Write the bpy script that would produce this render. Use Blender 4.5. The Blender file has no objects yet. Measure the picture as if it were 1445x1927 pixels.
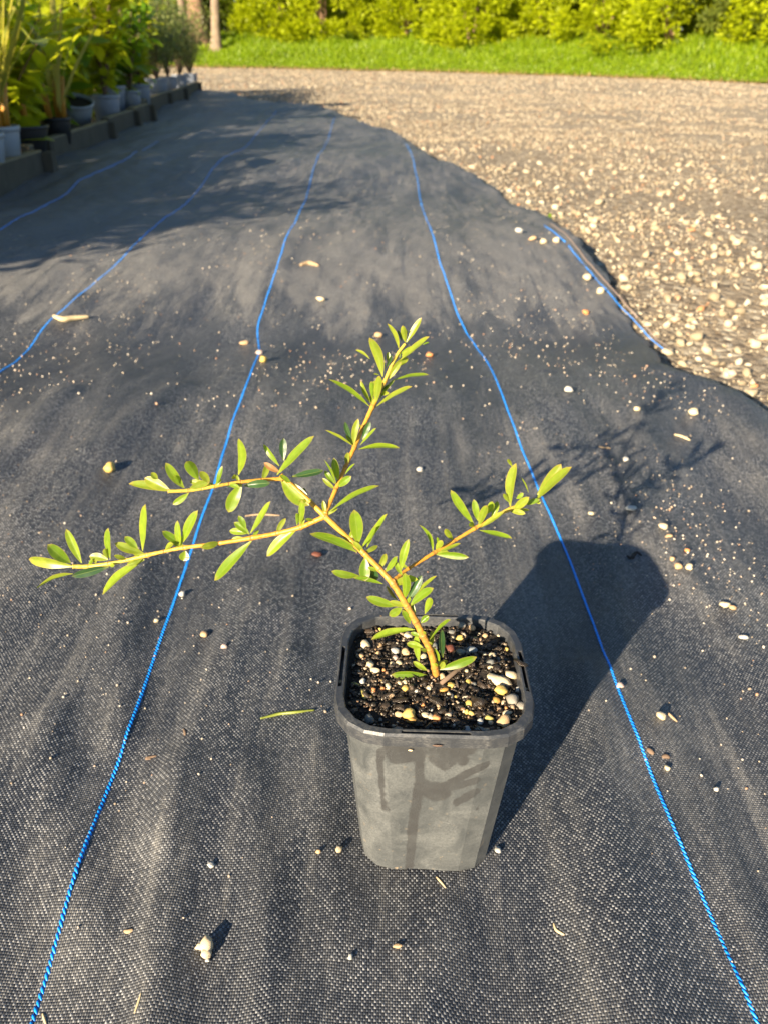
import bpy, bmesh, math, random
import numpy as np
from mathutils import Vector, Matrix, Euler, noise as mnoise

random.seed(7)
rng = np.random.default_rng(11)
R = math.radians
SC = bpy.context.scene
COL = SC.collection

# ------------------------------------------------------------------ camera
PITCH, ROLL, CAMH, FPX = R(29.9), 0.016, 0.35386, 1500.0
cam = bpy.data.cameras.new('camera')
cam.sensor_fit = 'VERTICAL'
cam.sensor_height = 36.0
cam.sensor_width = 36.0
cam.lens = 36.0 * FPX / 1927.0
cam.clip_start = 0.01
cam.clip_end = 600
cam.dof.use_dof = True
cam.dof.focus_distance = 0.335
cam.dof.aperture_fstop = 18.0
camo = bpy.data.objects.new('camera', cam)
COL.objects.link(camo)
camo.matrix_world = Matrix.Translation((0, 0, CAMH)) @ Matrix.Rotation(math.pi / 2 - PITCH, 4, 'X') @ Matrix.Rotation(ROLL, 4, 'Z')
SC.camera = camo

# ------------------------------------------------------------------ light
SUN_AZ, SUN_EL = R(32.5), R(19.5)          # the way the light travels over the ground, and the sun's height
W = bpy.data.worlds.new('World')
SC.world = W
W.use_nodes = True
wn = W.node_tree.nodes
sky = wn.new('ShaderNodeTexSky')
sky.sky_type = 'NISHITA'
sky.sun_disc = False
sky.sun_elevation = SUN_EL
sky.sun_rotation = math.pi + SUN_AZ
sky.air_density = 1.0
sky.dust_density = 0.2
sky.ozone_density = 3.0
W.node_tree.links.new(sky.outputs[0], wn['Background'].inputs[0])
wn['Background'].inputs[1].default_value = 0.050
sun = bpy.data.lights.new('sun', 'SUN')
sun.energy = 5.0
sun.angle = R(0.55)
sun.color = (1.0, 0.84, 0.62)
suno = bpy.data.objects.new('sun', sun)
COL.objects.link(suno)
LD = Vector((math.sin(SUN_AZ) * math.cos(SUN_EL), math.cos(SUN_AZ) * math.cos(SUN_EL), -math.sin(SUN_EL)))
suno.rotation_euler = LD.to_track_quat('-Z', 'Y').to_euler()
suno.location = (-3, -4, 4)
SC.view_settings.view_transform = 'Standard'
SC.view_settings.look = 'None'
SC.view_settings.exposure = 1.9
SC.view_settings.gamma = 1.0
SC.view_settings.use_curve_mapping = False
SC.cycles.max_bounces = 6
SC.cycles.transparent_max_bounces = 8

# ------------------------------------------------------------------ helpers: where a viewing ray meets things
POT = Vector((0.0237, 0.2869, 0.0))


def ray(px, py):
    x, y = px - 722.5, py - 963.5
    c, s = math.cos(-ROLL), math.sin(-ROLL)
    x, y = c * x - s * y, s * x + c * y
    u, r = -y / FPX, x / FPX
    c, s = math.cos(PITCH), math.sin(PITCH)
    return Vector((r, c + u * s, -s + u * c))


def project(p):
    x, y, z = p[0], p[1], p[2] - CAMH
    c, s = math.cos(PITCH), math.sin(PITCH)
    d, u = y * c - z * s, y * s + z * c
    px, py = x / d * FPX, -u / d * FPX
    c, s = math.cos(ROLL), math.sin(ROLL)
    return 722.5 + c * px - s * py, 963.5 + s * px + c * py, d


def gpx(px, py, z=0.0):
    d = ray(px, py)
    return Vector((0, 0, CAMH)) + d * ((z - CAMH) / d.z)


def at_y(px, py, y):
    d = ray(px, py)
    return Vector((0, 0, CAMH)) + d * (y / d.y)


# undulation of the weed mat, in metres
_wr = np.random.default_rng(3)
_waves = [(_wr.uniform(22, 60), _wr.uniform(0, 6.28), _wr.uniform(-.5, .3), _wr.uniform(.0007, .0015)) for _ in range(9)]
_ridges = []      # (x0,y0,x1,y1,half width,height)
for a, b, w, h in [((290, 1927), (330, 1500), .016, .0045), ((330, 1500), (465, 1150), .018, .0040),
                   ((150, 1700), (90, 1400), .02, .003), ((640, 1700), (560, 1300), .02, .003),
                   ((1110, 1330), (1200, 1927), .020, .0055), ((1060, 1500), (1110, 1900), .018, .003),
                   ((1130, 1000), (1215, 1330), .022, .0035), ((480, 1500), (520, 1927), .014, .003),
                   ((0, 900), (120, 780), .02, .005), ((200, 860), (330, 760), .02, .004),
                   ((1330, 1500), (1420, 1800), .016, .003), ((700, 830), (760, 700), .03, .004),
                   ((1180, 950), (1300, 1100), .02, .004), ((230, 1330), (260, 1080), .018, .0035),
                   ((530, 1130), (590, 950), .02, .003), ((840, 1750), (800, 1927), .02, .003)]:
    A, B = gpx(*a), gpx(*b)
    _ridges.append((A.x, A.y, B.x, B.y, w, h))


# the long swells across the mat: slope by distance, summed up to a height
_SWY = np.arange(-2, 10, .01)
_SLOPE = np.interp(_SWY, [.50, .62, .80, .88, .96, 1.08, 1.15, 1.28, 1.42, 1.58, 1.8, 2.2, 2.5, 2.9, 3.3, 3.8, 4.4],
                   [0, .06, .06, -.02, -.115, -.115, .06, .12, .12, .03, -.06, -.05, .05, .04, -.03, -.01, 0])
_SLOPE = np.convolve(_SLOPE, np.ones(7) / 7, 'same')
_SWZ = np.cumsum(_SLOPE) * .01


def height(x, y):
    x = np.asarray(x, float)
    y = np.asarray(y, float)
    z = np.zeros(np.broadcast(x, y).shape)
    for f, ph, k, a in _waves:
        z = z + a * np.sin(f * (x + k * y) + ph + 1.3 * np.sin(3.1 * y + ph))
    for ax, ay, bx, by, w, h in _ridges:
        dx, dy = bx - ax, by - ay
        L2 = dx * dx + dy * dy
        t = np.clip(((x - ax) * dx + (y - ay) * dy) / L2, -.15, 1.15)
        q = (x - ax - t * dx) ** 2 + (y - ay - t * dy) ** 2
        z = z + 1.35 * h * np.exp(-q / (w * w * .55))
    # puckers between the wrinkles
    z = z + .0009 * np.sin(95 * x + 30 * y + 2 * np.sin(9 * y)) * np.sin(21 * y - 14 * x) + .0007 * np.sin(150 * x - 60 * y + 3 * np.sin(17 * x)) * np.sin(33 * x + 12 * y)
    # the long swells that run across the mat
    z = z + np.interp(y - .12 * x, _SWY, _SWZ) + .010 * np.sin(2.9 * (y - .5 * x)) * np.clip((y - 2.6) / 1.5, 0, 1)
    pot = np.exp(-(((x - POT.x) / .05) ** 2 + ((y - POT.y) / .05) ** 2) ** 2)
    return z * (1 - pot)


def on_mat(px, py, lift=0.0):
    p = gpx(px, py)
    for _ in range(8):
        p = gpx(px, py, float(height(p.x, p.y)) + lift)
    return p


# ------------------------------------------------------------------ helpers: objects
def link(name, me, mat=None, parent=None):
    o = bpy.data.objects.new(name, me)
    COL.objects.link(o)
    if mat is not None and me is not None and len(me.materials) == 0:
        me.materials.append(mat)
    if parent is not None:
        o.parent = parent
    return o


def tag(o, label=None, cat=None, group=None, kind=None):
    if label: o['label'] = label
    if cat: o['category'] = cat
    if group: o['group'] = group
    if kind: o['kind'] = kind
    return o


def empty(name, loc, rot=(0, 0, 0), **k):
    o = link(name, None)
    o.location = loc
    o.rotation_euler = rot
    o.empty_display_size = .02
    return tag(o, **k)


def mesh(name, verts, faces, smooth=True):
    me = bpy.data.meshes.new(name)
    me.from_pydata([tuple(v) for v in verts], [], faces)
    if smooth:
        me.polygons.foreach_set('use_smooth', np.ones(len(me.polygons), bool))
    me.update()
    return me


def mesh_np(name, V, F, smooth=True):
    """V (n,3), F (m,k) with k = 3 or 4"""
    V = np.ascontiguousarray(V, np.float32)
    F = np.ascontiguousarray(F, np.int32)
    k = F.shape[1]
    me = bpy.data.meshes.new(name)
    me.vertices.add(len(V))
    me.vertices.foreach_set('co', V.ravel())
    me.loops.add(F.size)
    me.loops.foreach_set('vertex_index', F.ravel())
    me.polygons.add(len(F))
    me.polygons.foreach_set('loop_start', np.arange(0, F.size, k, dtype=np.int32))
    me.polygons.foreach_set('loop_total', np.full(len(F), k, np.int32))
    if smooth:
        me.polygons.foreach_set('use_smooth', np.ones(len(F), bool))
    me.update(calc_edges=True)
    me.validate()
    return me


def tube_data(pts, radii, n=8, cap=True):
    pts = [Vector(p) for p in pts]
    V, F = [], []
    up = Vector((.13, .31, 1)).normalized()
    for i, p in enumerate(pts):
        d = (pts[min(i + 1, len(pts) - 1)] - pts[max(i - 1, 0)]).normalized()
        a = d.cross(up)
        if a.length < .1: a = d.cross(Vector((1, 0, 0)))
        a.normalize()
        b = d.cross(a)
        for k in range(n):
            t = 2 * math.pi * k / n
            V.append(p + (a * math.cos(t) + b * math.sin(t)) * radii[i])
    for i in range(len(pts) - 1):
        for k in range(n):
            F.append((i * n + k, i * n + (k + 1) % n, (i + 1) * n + (k + 1) % n, (i + 1) * n + k))
    if cap:
        F.append(tuple(range(n - 1, -1, -1)))
        F.append(tuple(range((len(pts) - 1) * n, len(pts) * n)))
    return V, F


def catmull(P, sub=6):
    P = [Vector(p) for p in P]
    out = []
    for i in range(len(P) - 1):
        p0, p1, p2, p3 = P[max(i - 1, 0)], P[i], P[i + 1], P[min(i + 2, len(P) - 1)]
        for k in range(sub):
            t = k / sub
            out.append(.5 * ((2 * p1) + (p2 - p0) * t + (2 * p0 - 5 * p1 + 4 * p2 - p3) * t * t + (3 * p1 - p0 - 3 * p2 + p3) * t ** 3))
    out.append(P[-1])
    return out


_ICO = {}


def ico(sub):
    if sub not in _ICO:
        bm = bmesh.new()
        bmesh.ops.create_icosphere(bm, subdivisions=sub, radius=1.0)
        _ICO[sub] = (np.array([v.co[:] for v in bm.verts]), np.array([[v.index for v in f.verts] for f in bm.faces]))
        bm.free()
    return _ICO[sub]


def rock_verts(sub, seed, rough=.25, flat=.75, facet=False):
    V, F = ico(sub)
    r = random.Random(seed)
    o = Vector((r.uniform(0, 50), r.uniform(0, 50), r.uniform(0, 50)))
    out = []
    for v in V:
        v = Vector(v)
        n = mnoise.noise(v * 1.1 + o) * rough * 1.6 + mnoise.noise(v * 2.7 + o) * rough * .5
        if facet: n += (mnoise.cell(v * 1.6 + o) - .5) * rough * .8
        out.append(v * (1 + n))
    out = np.array(out) * [1, r.uniform(.65, .9), flat * r.uniform(.8, 1.1)]
    return out, F


def rocks_joined(name, pos, size, sub=1, rough=.28, flat=.7, nvar=12, facet=False):
    """one mesh of many stones; pos (n,3) is the point each rests on"""
    vs, fs = [], []
    base = 0
    var = [rock_verts(sub, 100 + k, rough, flat, facet) for k in range(nvar)]
    rr = np.random.default_rng(len(pos) + 5)
    for i in range(len(pos)):
        v, f = var[i % nvar]
        a = rr.uniform(0, 6.28)
        c, s = math.cos(a), math.sin(a)
        tl = rr.normal(0, .25)
        v2 = v * size[i]
        v2 = np.c_[v2[:, 0] * c - v2[:, 1] * s, v2[:, 0] * s + v2[:, 1] * c, v2[:, 2] + v2[:, 0] * tl]
        vs.append(v2 + pos[i] + [0, 0, size[i] * .35])
        fs.append(f + base)
        base += len(v)
    return mesh_np(name, np.vstack(vs), np.vstack(fs))


# ------------------------------------------------------------------ helpers: materials
class NT:
    def __init__(s, name):
        s.m = bpy.data.materials.new(name)
        s.m.use_nodes = True
        s.t = s.m.node_tree
        s.b = s.t.nodes['Principled BSDF']
        s.out = s.t.nodes['Material Output']

    def n(s, typ, **k):
        nd = s.t.nodes.new('ShaderNode' + typ)
        for a, b in k.items():
            if a.startswith('_'):
                nd.inputs[int(a[1:])].default_value = b
            else:
                setattr(nd, a, b)
        return nd

    def l(s, a, b):
        s.t.links.new(a, b)

    def put(s, sock, v):
        if hasattr(v, 'is_linked') or isinstance(v, bpy.types.NodeSocket):
            s.l(v, sock)
        else:
            sock.default_value = v

    def math(s, op, a, b=0.0, c=0.0, clamp=False):
        nd = s.n('Math', operation=op, use_clamp=clamp)
        for i, v in enumerate((a, b, c)): s.put(nd.inputs[i], v)
        return nd.outputs[0]

    def noise(s, vec, scale, detail=3, rough=.55, dist=0.0):
        nd = s.n('TexNoise')
        nd.inputs['Scale'].default_value = scale
        nd.inputs['Detail'].default_value = detail
        nd.inputs['Roughness'].default_value = rough
        nd.inputs['Distortion'].default_value = dist
        if vec is not None: s.l(vec, nd.inputs['Vector'])
        return nd.outputs['Fac']

    def ramp(s, fac, stops):
        nd = s.n('ValToRGB')
        e = nd.color_ramp.elements
        while len(e) < len(stops): e.new(.5)
        for i, (p, c) in enumerate(stops):
            e[i].position = p
            e[i].color = (c, c, c, 1) if isinstance(c, (int, float)) else (*c, 1)
        s.l(fac, nd.inputs[0])
        return nd.outputs[0]

    def mix(s, fac, a, b, blend='MIX'):
        nd = s.n('Mix', data_type='RGBA', blend_type=blend)
        s.put(nd.inputs[0], fac)
        for i, v in ((6, a), (7, b)):
            s.put(nd.inputs[i], (*v, 1) if isinstance(v, tuple) and len(v) == 3 else v)
        return nd.outputs[2]

    def coord(s, kind='Object', scale=None):
        o = s.n('TexCoord').outputs[kind]
        if scale:
            mp = s.n('Mapping')
            mp.inputs['Scale'].default_value = scale
            s.l(o, mp.inputs[0])
            o = mp.outputs[0]
        return o

    def bump(s, h, dist=.001, strength=1.0):
        nd = s.n('Bump')
        nd.inputs['Distance'].default_value = dist
        nd.inputs['Strength'].default_value = strength
        s.l(h, nd.inputs['Height'])
        s.l(nd.outputs[0], s.b.inputs['Normal'])
        return nd.outputs[0]

    def set(s, color=None, rough=None, spec=None):
        if color is not None: s.put(s.b.inputs['Base Color'], (*color, 1) if isinstance(color, tuple) else color)
        if rough is not None: s.put(s.b.inputs['Roughness'], rough)
        if spec is not None: s.put(s.b.inputs['Specular IOR Level'], spec)
        return s

    def translucent(s, color, fac):
        tr = s.n('BsdfTranslucent')
        s.put(tr.inputs[0], (*color, 1) if isinstance(color, tuple) else color)
        mx = s.n('MixShader')
        mx.inputs[0].default_value = fac
        s.l(s.b.outputs[0], mx.inputs[1])
        s.l(tr.outputs[0], mx.inputs[2])
        s.l(mx.outputs[0], s.out.inputs[0])
        return s


def mat_weave():
    m = NT('woven_polypropylene')
    oc = m.coord()
    # wavering of the threads
    nz = m.n('TexNoise')
    nz.inputs['Scale'].default_value = 14
    nz.inputs['Detail'].default_value = 2
    m.l(oc, nz.inputs['Vector'])
    off = m.n('VectorMath', operation='MULTIPLY_ADD')
    m.l(nz.outputs['Color'], off.inputs[0])
    off.inputs[1].default_value = (.008, .008, 0)
    m.l(oc, off.inputs[2])
    sp = m.n('SeparateXYZ')
    m.l(off.outputs[0], sp.inputs[0])
    PX, PY = .00112, .00136
    u = m.math('DIVIDE', sp.outputs[0], PX)
    v = m.math('DIVIDE', sp.outputs[1], PY)
    u = m.math('ADD', u, 20000.0)
    v = m.math('ADD', v, 20000.0)
    fu, fv = m.math('FRACT', u), m.math('FRACT', v)
    iu, iv = m.math('FLOOR', u), m.math('FLOOR', v)
    ch = m.math('MODULO', m.math('ADD', iu, iv), 2.0)
    pu = m.math('MULTIPLY', m.math('MULTIPLY', fu, m.math('SUBTRACT', 1.0, fu)), 4.0)
    pv = m.math('MULTIPLY', m.math('MULTIPLY', fv, m.math('SUBTRACT', 1.0, fv)), 4.0)
    hw = m.math('MULTIPLY', m.math('POWER', pu, .45), m.math('MULTIPLY_ADD', pv, .55, .45))
    hf = m.math('MULTIPLY', m.math('POWER', pv, .45), m.math('MULTIPLY_ADD', pu, .40, .25))
    hh = m.n('Mix', data_type='FLOAT')
    m.l(ch, hh.inputs[0]); m.l(hf, hh.inputs[2]); m.l(hw, hh.inputs[3])
    # each crossing has its own tone with glints painted in, under the dust
    cell = m.n('CombineXYZ')
    m.l(iu, cell.inputs[0]); m.l(iv, cell.inputs[1])
    wn_ = m.n('TexWhiteNoise', noise_dimensions='2D')
    m.l(cell.outputs[0], wn_.inputs['Vector'])
    rnd = wn_.outputs['Value']
    patch = m.noise(m.coord('Object', (1, .34, 1)), 13, 6, .68, .7)
    streak = m.noise(m.coord('Object', (62, 5, 1)), 1.0, 5, .68, .4)
    fine = m.noise(oc, 420, 2, .6)
    dust = m.math('ADD', m.math('MULTIPLY', patch, .55), m.math('MULTIPLY', streak, .55))
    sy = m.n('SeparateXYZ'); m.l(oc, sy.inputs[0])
    lit_dust = m.ramp(m.math('MULTIPLY_ADD', sy.outputs[1], .25, m.math('MULTIPLY_ADD', patch, .12, -.06)), [(.20, 0.0), (.225, -.0), (.235, 0.0), (.285, 0.0), (.32, 1.0), (.45, 1.0), (.60, .3)])  # dry dust, thickened to paint the sunlit swell brighter
    shade_band = m.ramp(m.math('MULTIPLY_ADD', sy.outputs[1], .25, m.math('MULTIPLY_ADD', patch, .10, -.05)), [(.19, 0.0), (.235, 1.0), (.275, 1.0), (.295, 0.0)])  # shade on the falling side of the swell, painted as a darker band
    dust = m.math('ADD', dust, m.math('SUBTRACT', m.math('MULTIPLY', lit_dust, .13), m.math('MULTIPLY', shade_band, .085)))  # real dust plus the painted light and shade of the swells
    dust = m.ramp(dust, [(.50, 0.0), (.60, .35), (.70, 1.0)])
    dust_light_f = m.math('MULTIPLY', dust, m.ramp(fine, [(.35, .25), (.7, 1.0)]))
    warp = m.mix(m.math('POWER', rnd, 1.8), (.040, .047, .060), (.31, .312, .312))
    weft = m.mix(rnd, (.010, .011, .015), (.020, .022, .028))
    warp = m.mix(m.ramp(m.noise(m.coord('Object', (1, .4, 1)), 8, 5, .66, .5), [(.36, .85), (.62, 0.0)]), warp, m.mix(rnd, (.030, .037, .050), (.080, .090, .105)))
    base = m.mix(ch, weft, warp)
    base = m.mix(m.math('MULTIPLY', dust_light_f, .62), base, (.285, .272, .245))
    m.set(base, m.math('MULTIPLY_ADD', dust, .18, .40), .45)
    m.bump(hh.outputs[0], .00050, 1.0)
    return m.m


def mat_gravel():
    m = NT('gravel_bed')
    oc = m.coord()
    big = m.noise(oc, 1.1, 4, .6, .5)
    mid = m.noise(oc, 9, 4, .65)
    vo = m.n('TexVoronoi')
    vo.inputs['Scale'].default_value = 75
    m.l(oc, vo.inputs['Vector'])
    vo2 = m.n('TexVoronoi')
    vo2.inputs['Scale'].default_value = 210
    m.l(oc, vo2.inputs['Vector'])
    sepc = m.n('SeparateColor')
    m.l(vo.outputs['Color'], sepc.inputs[0])
    sep2 = m.n('SeparateColor')
    m.l(vo2.outputs['Color'], sep2.inputs[0])
    dirt = m.mix(mid, (.135, .102, .064), (.25, .195, .128))
    dirt = m.mix(m.ramp(sep2.outputs[0], [(.3, 0.0), (.9, .7)]), dirt, (.30, .25, .18))
    stone = m.ramp(sepc.outputs[0], [(0, (.08, .062, .045)), (.45, (.19, .155, .11)), (.8, (.33, .28, .20)), (1, (.46, .41, .31))])
    cov = m.ramp(m.math('ADD', big, m.math('MULTIPLY', sepc.outputs[1], .35)), [(.50, 0.0), (.70, .85)])
    col = m.mix(cov, dirt, stone)
    # farther out the yard is topped with paler crushed stone
    sp = m.n('SeparateXYZ'); m.l(oc, sp.inputs[0])
    fy = m.ramp(m.math('MULTIPLY_ADD', sp.outputs[1], .1, m.math('MULTIPLY_ADD', big, .3, -.15)), [(.28, 0.0), (.85, .8)])
    vo3 = m.n('TexVoronoi'); vo3.inputs['Scale'].default_value = 26; m.l(oc, vo3.inputs['Vector'])
    s3 = m.n('SeparateColor'); m.l(vo3.outputs['Color'], s3.inputs[0])
    col = m.mix(fy, col, m.mix(m.math('ADD', m.math('MULTIPLY', m.noise(oc, 6, 5, .7), .45), m.math('MULTIPLY', s3.outputs[0], .55)), (.13, .105, .072), (.46, .39, .285)))
    m.set(col, .9, .2)
    h = m.math('ADD', m.math('MULTIPLY', m.math('SUBTRACT', .6, vo.outputs['Distance']), 1.0), m.math('MULTIPLY', vo2.outputs['Distance'], -.4))
    m.bump(h, .006, .7)
    return m.m


def mat_stone(name, stops, rough=.75, grain=260):
    m = NT(name)
    g = m.n('NewGeometry')
    oi = m.n('ObjectInfo')
    r = m.math('FRACT', m.math('ADD', g.outputs['Random Per Island'], m.math('MULTIPLY', oi.outputs['Random'], 7.31)))
    col = m.ramp(r, stops)
    nz = m.noise(m.coord(), grain, 3, .6)
    col = m.mix(m.ramp(nz, [(.35, .35), (.65, 0.0)]), col, m.mix(.55, col, (.16, .11, .06)))
    m.set(col, rough, .35)
    m.bump(nz, .0004, .5)
    return m.m


def mat_plain(name, col, rough=.6, spec=.4, var=.25, scale=60, bump=0.0, bdist=.001):
    m = NT(name)
    nz = m.noise(m.coord(), scale, 4, .6)
    d = tuple(c * (1 - var) for c in col)
    u = tuple(min(1, c * (1 + var)) for c in col)
    m.set(m.mix(nz, d, u), rough, spec)
    if bump: m.bump(nz, bdist, bump)
    return m.m


def mat_leaf(name, dark, light, tl, fac=.38, rough=.38, tipcol=None, spec=.45):
    """leaf: colour by plant part ('along' runs from base 0 to tip 1), differs leaf by leaf"""
    m = NT(name)
    oi = m.n('ObjectInfo')
    g = m.n('NewGeometry')
    r = m.math('FRACT', m.math('ADD', g.outputs['Random Per Island'], m.math('MULTIPLY', oi.outputs['Random'], 5.77)))
    col = m.mix(r, dark, light)
    nz = m.noise(m.coord(), 300, 3, .6)
    col = m.mix(m.ramp(nz, [(.40, .30), (.62, 0.0)]), col, m.mix(.6, dark, (0.02, .05, .01)))
    col = m.mix(m.ramp(m.noise(m.coord(), 1500, 2, .5), [(.70, 0.0), (.76, .5)]), col, (.20, .15, .05))
    if tipcol is not None:
        at = m.n('Attribute', attribute_name='along')
        ed = m.n('Attribute', attribute_name='rim')
        f = m.math('MAXIMUM', m.ramp(at.outputs['Fac'], [(.86, 0.0), (1.0, .75)]), m.math('MULTIPLY', m.ramp(ed.outputs['Fac'], [(.80, 0.0), (1.0, .5)]), 1.0))
        col = m.mix(f, col, tipcol)
        col = m.mix(m.ramp(at.outputs['Fac'], [(0.0, .6), (.18, 0.0)]), col, (.32, .30, .06))
        mid = m.ramp(ed.outputs['Fac'], [(0.0, .55), (.10, 0.0)])
        col = m.mix(mid, col, (.22, .26, .06))
    m.set(col, rough, spec)
    m.translucent(m.mix(r, tl, tuple(min(1, c * 1.35) for c in tl)), fac)
    m.bump(nz, .0003, .25)
    return m.m


M = {}
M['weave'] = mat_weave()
M['gravel'] = mat_gravel()
CREAM = [(0, (.065, .050, .036)), (.28, (.13, .10, .068)), (.5, (.24, .195, .13)), (.76, (.40, .335, .23)), (.94, (.46, .41, .31)), (1, (.36, .17, .08))]
M['stone'] = mat_stone('gravel_stone', CREAM)
M['pale_stone'] = mat_stone('pale_stone', [(0, (.20, .16, .105)), (.35, (.31, .255, .165)), (.8, (.43, .365, .255)), (.95, (.48, .43, .33)), (1, (.38, .18, .08))])
M['grit'] = mat_stone('pale_grit', [(0, (.24, .19, .14)), (.3, (.40, .34, .26)), (.7, (.55, .50, .42)), (1, (.38, .21, .12))])
M['thread'] = mat_plain('blue_polypropylene', (.004, .255, .86), .45, .5, .15, 500)
M['hem_tan'] = mat_plain('tan_hem_cord', (.26, .20, .17), .8, .2, .2, 200)
M['dark_cloth'] = mat_plain('folded_mat_edge', (.045, .045, .042), .6, .3, .4, 300, .4)
M['soil_ground'] = mat_plain('bare_earth', (.16, .12, .08), .95, .1, .4, 4)
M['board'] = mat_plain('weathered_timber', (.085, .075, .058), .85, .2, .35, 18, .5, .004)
M['board_top'] = mat_plain('tan_timber_top', (.20, .165, .10), .85, .2, .3, 25, .5, .003)  # lighter tan for the upward faces of the boards
M['blackpot'] = mat_plain('black_pot_plastic', (.018, .019, .022), .45, .45, .2, 30)
M['greypot'] = mat_plain('grey_pot_plastic', (.24, .27, .33), .38, .5, .1, 30)
M['palepot'] = mat_plain('pale_grey_pot_plastic', (.30, .34, .39), .4, .5, .1, 30)
M['mix'] = mat_plain('dark_potting_soil', (.020, .015, .011), .8, .35, .6, 300, .8, .002)
M['twig'] = mat_plain('dry_twig', (.34, .24, .14), .8, .2, .35, 300, .5)
M['straw'] = mat_plain('dry_straw', (.48, .38, .22), .7, .2, .25, 200, .3)
M['trunk'] = mat_plain('tree_bark', (.21, .125, .080), .9, .15, .55, 8, .9, .03)
M['paletrunk'] = mat_plain('pale_peeling_bark', (.20, .15, .105), .9, .15, .6, 7, .9, .03)
M['bushstem'] = mat_plain('shrub_wood', (.16, .11, .075), .9, .15, .4, 30, .5, .005)

# ------------------------------------------------------------------ ground and gravel
g = mesh_np('ground', [(-300, -300, -.05), (300, -300, -.05), (300, 300, -.05), (-300, 300, -.05)], np.array([[0, 1, 2, 3]]))
tag(link('ground', g, M['soil_ground']), kind='structure')

GE = [(-40, 26), (-12, 24.2), (-5.2, 22.3), (-2, 21.8), (-.5, 21.4), (1.5, 20.6), (3.1, 19.4), (5.43, 17.3), (6.35, 15.4), (9, 13.4), (40, 6)]


def grass_y(x):
    return np.interp(x, [p[0] for p in GE], [p[1] for p in GE])


def bank_z(x, y):
    d = y - grass_y(x)
    return np.where(d < 0, -.03, .02 + .15 * np.clip(d, 0, 4.2) + .03 * np.clip(d - 4.2, 0, 30) + .03 * np.sin(3 * x) * np.clip(d, 0, 1))


# the right-hand edge of the weed mat
EDGE = [(1445, 805), (1400, 765), (1345, 738), (1290, 730), (1250, 706), (1234, 661), (1135, 534), (1025, 424), (975, 393), (925, 355), (870, 330), (815, 318), (790, 290),
        (765, 266), (735, 252), (690, 245), (665, 232), (640, 215), (600, 205), (520, 200), (480, 190), (440, 180), (385, 176)]
EP = [gpx(*q) for q in EDGE]
EYX = [(-1.2, .60), (.2, .52), (.55, .47), (.70, .44)] + sorted((p.y, p.x) for p in EP)


def edge_x(y):
    b = np.interp(y, [e[0] for e in EYX], [e[1] for e in EYX])
    return b + .003 * np.sin(np.asarray(y) * 23.0) + .003 * np.sin(np.asarray(y) * 61.0 + 1) + .0022 * np.sin(np.asarray(y) * 143.0) * np.sin(np.asarray(y) * 37.0)


def gravel_z(x, y):
    x = np.asarray(x, float); y = np.asarray(y, float)
    fade = 1 / (1 + (np.hypot(x, y) / 8) ** 2)
    return -.006 - .04 * np.clip((edge_x(y) - .03 - x) / .03, 0, 1) * (y < 8.5) + fade * (.006 * np.sin(7 * x + 2 * y) + .005 * np.sin(11 * y - 4 * x + 1) + .006 * np.sin(2.3 * x - 3.1 * y))


ys = np.concatenate([np.linspace(-4, .3, 20), np.linspace(.35, 5, 120), np.linspace(5.2, 30, 90)])
xs = np.concatenate([np.linspace(-14, -2, 25), np.linspace(-1.9, 3, 220), np.linspace(3.2, 14, 40)])
X, Y = np.meshgrid(xs, ys)
V = np.c_[X.ravel(), Y.ravel(), gravel_z(X, Y).ravel()]
nx, ny = len(xs), len(ys)
I = (np.arange(ny - 1)[:, None] * nx + np.arange(nx - 1)[None]).ravel()
GR = link('gravel_yard', mesh_np('gravel_yard', V, np.c_[I, I + 1, I + nx + 1, I + nx]), M['gravel'])
tag(GR, kind='structure')

ys = np.concatenate([np.linspace(-1.2, .1, 40), np.arange(.108, 1.5, .008), np.linspace(1.51, 3, 110), np.linspace(3.03, 8.7, 130)])
tt = np.concatenate([np.linspace(0, .55, 30, endpoint=False), np.linspace(.55, .985, 190, endpoint=False), [.985, .992, .996, .999, 1.0]])
V = []
for y in ys:
    xe = float(edge_x(y))
    x = -2.6 + (xe + 2.6) * tt
    z = height(x, np.full_like(x, y)) + .002
    d = np.clip(1 - (xe - x) / .010, 0, 1)
    z = z + .0018 * np.sin(np.clip((x - xe + .05) / .05, 0, 1) * math.pi) - .009 * d ** 2.0
    V.append(np.c_[x, np.full_like(x, y), z])
V = np.vstack(V)
nx, ny = len(tt), len(ys)
I = (np.arange(ny - 1)[:, None] * nx + np.arange(nx - 1)[None]).ravel()
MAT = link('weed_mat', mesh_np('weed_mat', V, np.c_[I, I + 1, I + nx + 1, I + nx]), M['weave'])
tag(MAT, 'black woven weed mat with blue guide threads laid over the ground', 'weed mat')


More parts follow.
